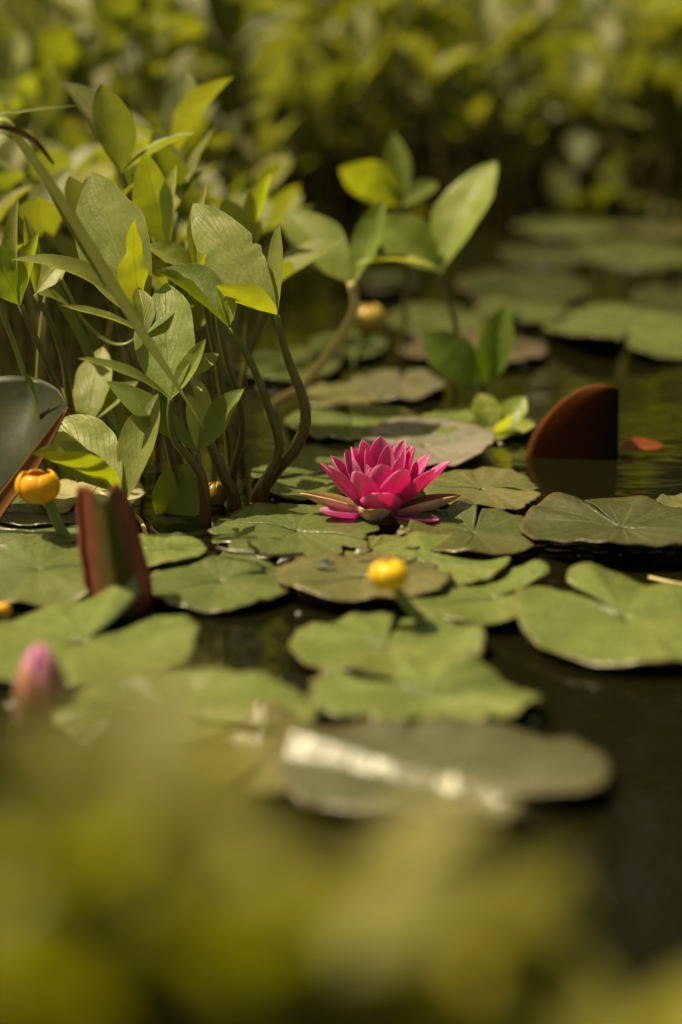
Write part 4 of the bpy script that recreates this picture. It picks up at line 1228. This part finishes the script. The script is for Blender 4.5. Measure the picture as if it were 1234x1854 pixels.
# water droplets and bubbles clinging along the rims
def droplet(p, r):
    vs_, fs = [], []
    for i in range(7):
        ph = -.3 + i / 6 * (math.pi / 2 + .3)
        for j in range(10):
            a = j * .6283
            vs_.append(p + Vector((math.cos(a) * math.cos(ph) * r, math.sin(a) * math.cos(ph) * r, math.sin(ph) * r * .8)))
    for i in range(6):
        for j in range(10):
            fs.append((i * 10 + j, i * 10 + (j + 1) % 10, (i + 1) * 10 + (j + 1) % 10, (i + 1) * 10 + j))
    o = link('water_droplet', vs_, fs, M['droplet'], None, origin=p)
    tag(o, 'tiny glinting water droplet at a lily pad rim', 'droplet', 'glinting water droplets along the pad rims')
for (a, b, r) in [(945, 662, .004), (45, 1288, .0028), (20, 1276, .0026), (488, 836, .002), (493, 905, .0016), (498, 893, .0016), (470, 908, .0015), (455, 912, .0014), (540, 1112, .0016), (985, 1172, .0022), (960, 1158, .0016), (1030, 1190, .0018),
                  (600, 1032, .0014), (610, 1026, .0011), (574, 1030, .0012), (672, 950, .001), (580, 942, .001), (395, 985, .0012), (400, 972, .0012), (82, 1104, .002), (162, 1114, .002), (112, 990, .002), (60, 988, .0016), (565, 1040, .0013),
                  (965, 1306, .0022), (470, 700, .003), (500, 692, .003), (600, 742, .003), (905, 805, .0025), (710, 1112, .0016), (1050, 945, .0012)]:
    droplet(W(a, b, .0005), r)

# ================================================================== FAR BANK GRASS AND SHRUBS
rr = random.Random(99)
vs_, fs, uv = [], [], []
for i in range(6500):
    y = 2.75 + 4.5 * rr.random() ** 1.4
    x = rr.uniform(-.3, .3) * y - (.25 if rr.random() < .45 else 0)
    if y < bank_edge(x) + .05: continue
    dens = noise.noise(Vector((x * 1.2, y * 1.2, 8)))
    if dens < -.15 and x > -.2: continue
    if x > .1 and y < 3.9: continue
    z = ground_h(x, y)
    h_ = rr.uniform(.10, .30) * (1.5 if x < -.3 else 1.0)
    a = rr.random() * 6.28; ln = rr.uniform(.05, .35) * h_
    w = rr.uniform(.002, .0045)
    dx, dy = math.cos(a), math.sin(a)
    q = len(vs_)
    for t in (0, .5, .85):
        c = Vector((x + dx * ln * t * t, y + dy * ln * t * t, z + h_ * t * (1 - .15 * t) - .01))
        vs_ += [c + Vector((-dy * w * (1 - t * .6), dx * w * (1 - t * .6), 0)), c + Vector((dy * w * (1 - t * .6), -dx * w * (1 - t * .6), 0))]
        uv += [(0, t), (1, t)]
    vs_.append(Vector((x + dx * ln, y + dy * ln, z + h_ * .88))); uv.append((.5, 1))
    fs += [(q, q + 1, q + 3, q + 2), (q + 2, q + 3, q + 5, q + 4), (q + 4, q + 5, q + 6)]
vl, fl, ul = [], [], []
for i in range(4200):
    y = 2.6 + 3.8 * rr.random() ** 1.5; x = rr.uniform(-.28, .28) * y
    if y < bank_edge(x) + .04: continue
    p = Vector((x, y, ground_h(x, y) + rr.uniform(.0, .30) * min(1, .35 + (y - bank_edge(x)))))
    a, e_ = rr.random() * 6.28, rr.uniform(.0, 1.2)
    d = Vector((math.cos(a) * math.cos(e_), math.sin(a) * math.cos(e_), math.sin(e_))) * rr.uniform(.07, .13)
    N = Vector((-math.cos(a) * math.sin(e_), -math.sin(a) * math.sin(e_), math.cos(e_)))
    v, f, u = blade(p, p + d, d.length * .5, N, fold=20, seed=i, nt=4, ns=2)
    q = len(vl); vl += v; ul += u; fl += [tuple(k + q for k in t) for t in f]
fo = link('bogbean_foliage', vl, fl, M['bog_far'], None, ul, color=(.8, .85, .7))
tag(fo, 'mass of blurred bogbean leaves further back on the far bank', 'foliage', kind='stuff')
go = link('grass', vs_, fs, M['grass'], None, uv, color=(.65, .68, .45))
tag(go, 'soft blurred olive grass covering the far bank', 'grass', kind='stuff')

def shrub(x, y, hgt, wid, seed):
    r3 = random.Random(seed)
    z = ground_h(x, y)
    org = Vector((x, y, z))
    root = empty('shrub', org)
    tag(root, 'dense dark green shrub rising behind the far bank', 'shrub', 'shrubs behind the far bank')
    v, f, u = tube([org + Vector((0, 0, -.1)), org + Vector((.05, 0, hgt * .3)), org + Vector((-.05, .05, hgt * .8))], .09, .02, 10, 8)
    link('trunk', v, f, M['bark'], root, u, origin=org)
    vs_, fs, uv = [], [], []
    clumps = [(r3.uniform(-.42, .42) * wid, r3.uniform(-.4, .4) * wid, hgt * r3.uniform(.12, .92), r3.uniform(.32, .55)) for _ in range(60)]
    for (cx, cy, cz, cr) in clumps:
        cr *= 1.15 - .45 * cz / hgt
        for _ in range(95):
            d = Vector((r3.gauss(0, 1), r3.gauss(0, 1), r3.gauss(0, 1))).normalized() * cr * r3.random() ** .4
            p = org + Vector((cx, cy, cz)) + d
            L = Vector((r3.gauss(0, 1), r3.gauss(0, 1), r3.gauss(-.3, .7))).normalized() * r3.uniform(.11, .19)
            s = L.cross(Vector((r3.gauss(0, 1), r3.gauss(0, 1), r3.gauss(0, 1)))).normalized() * L.length * .27
            q = len(vs_)
            vs_ += [p, p + L * .5 + s, p + L, p + L * .5 - s]; uv += [(.5, 0), (1, .5), (.5, 1), (0, .5)]
            fs.append((q, q + 1, q + 2, q + 3))
    link('crown', vs_, fs, M['shrub'], root, uv, smooth=False, origin=org, color=(1, 1, 1))
for i, x in enumerate((-4.6, -3.0, -1.6, -.2, 1.2, 2.6, 4.1, 5.6)):
    shrub(x, 7.6 + .5 * math.sin(i * 2.1), 4.9 + .5 * math.sin(i * 1.7 + 1), 2.2, 500 + i)
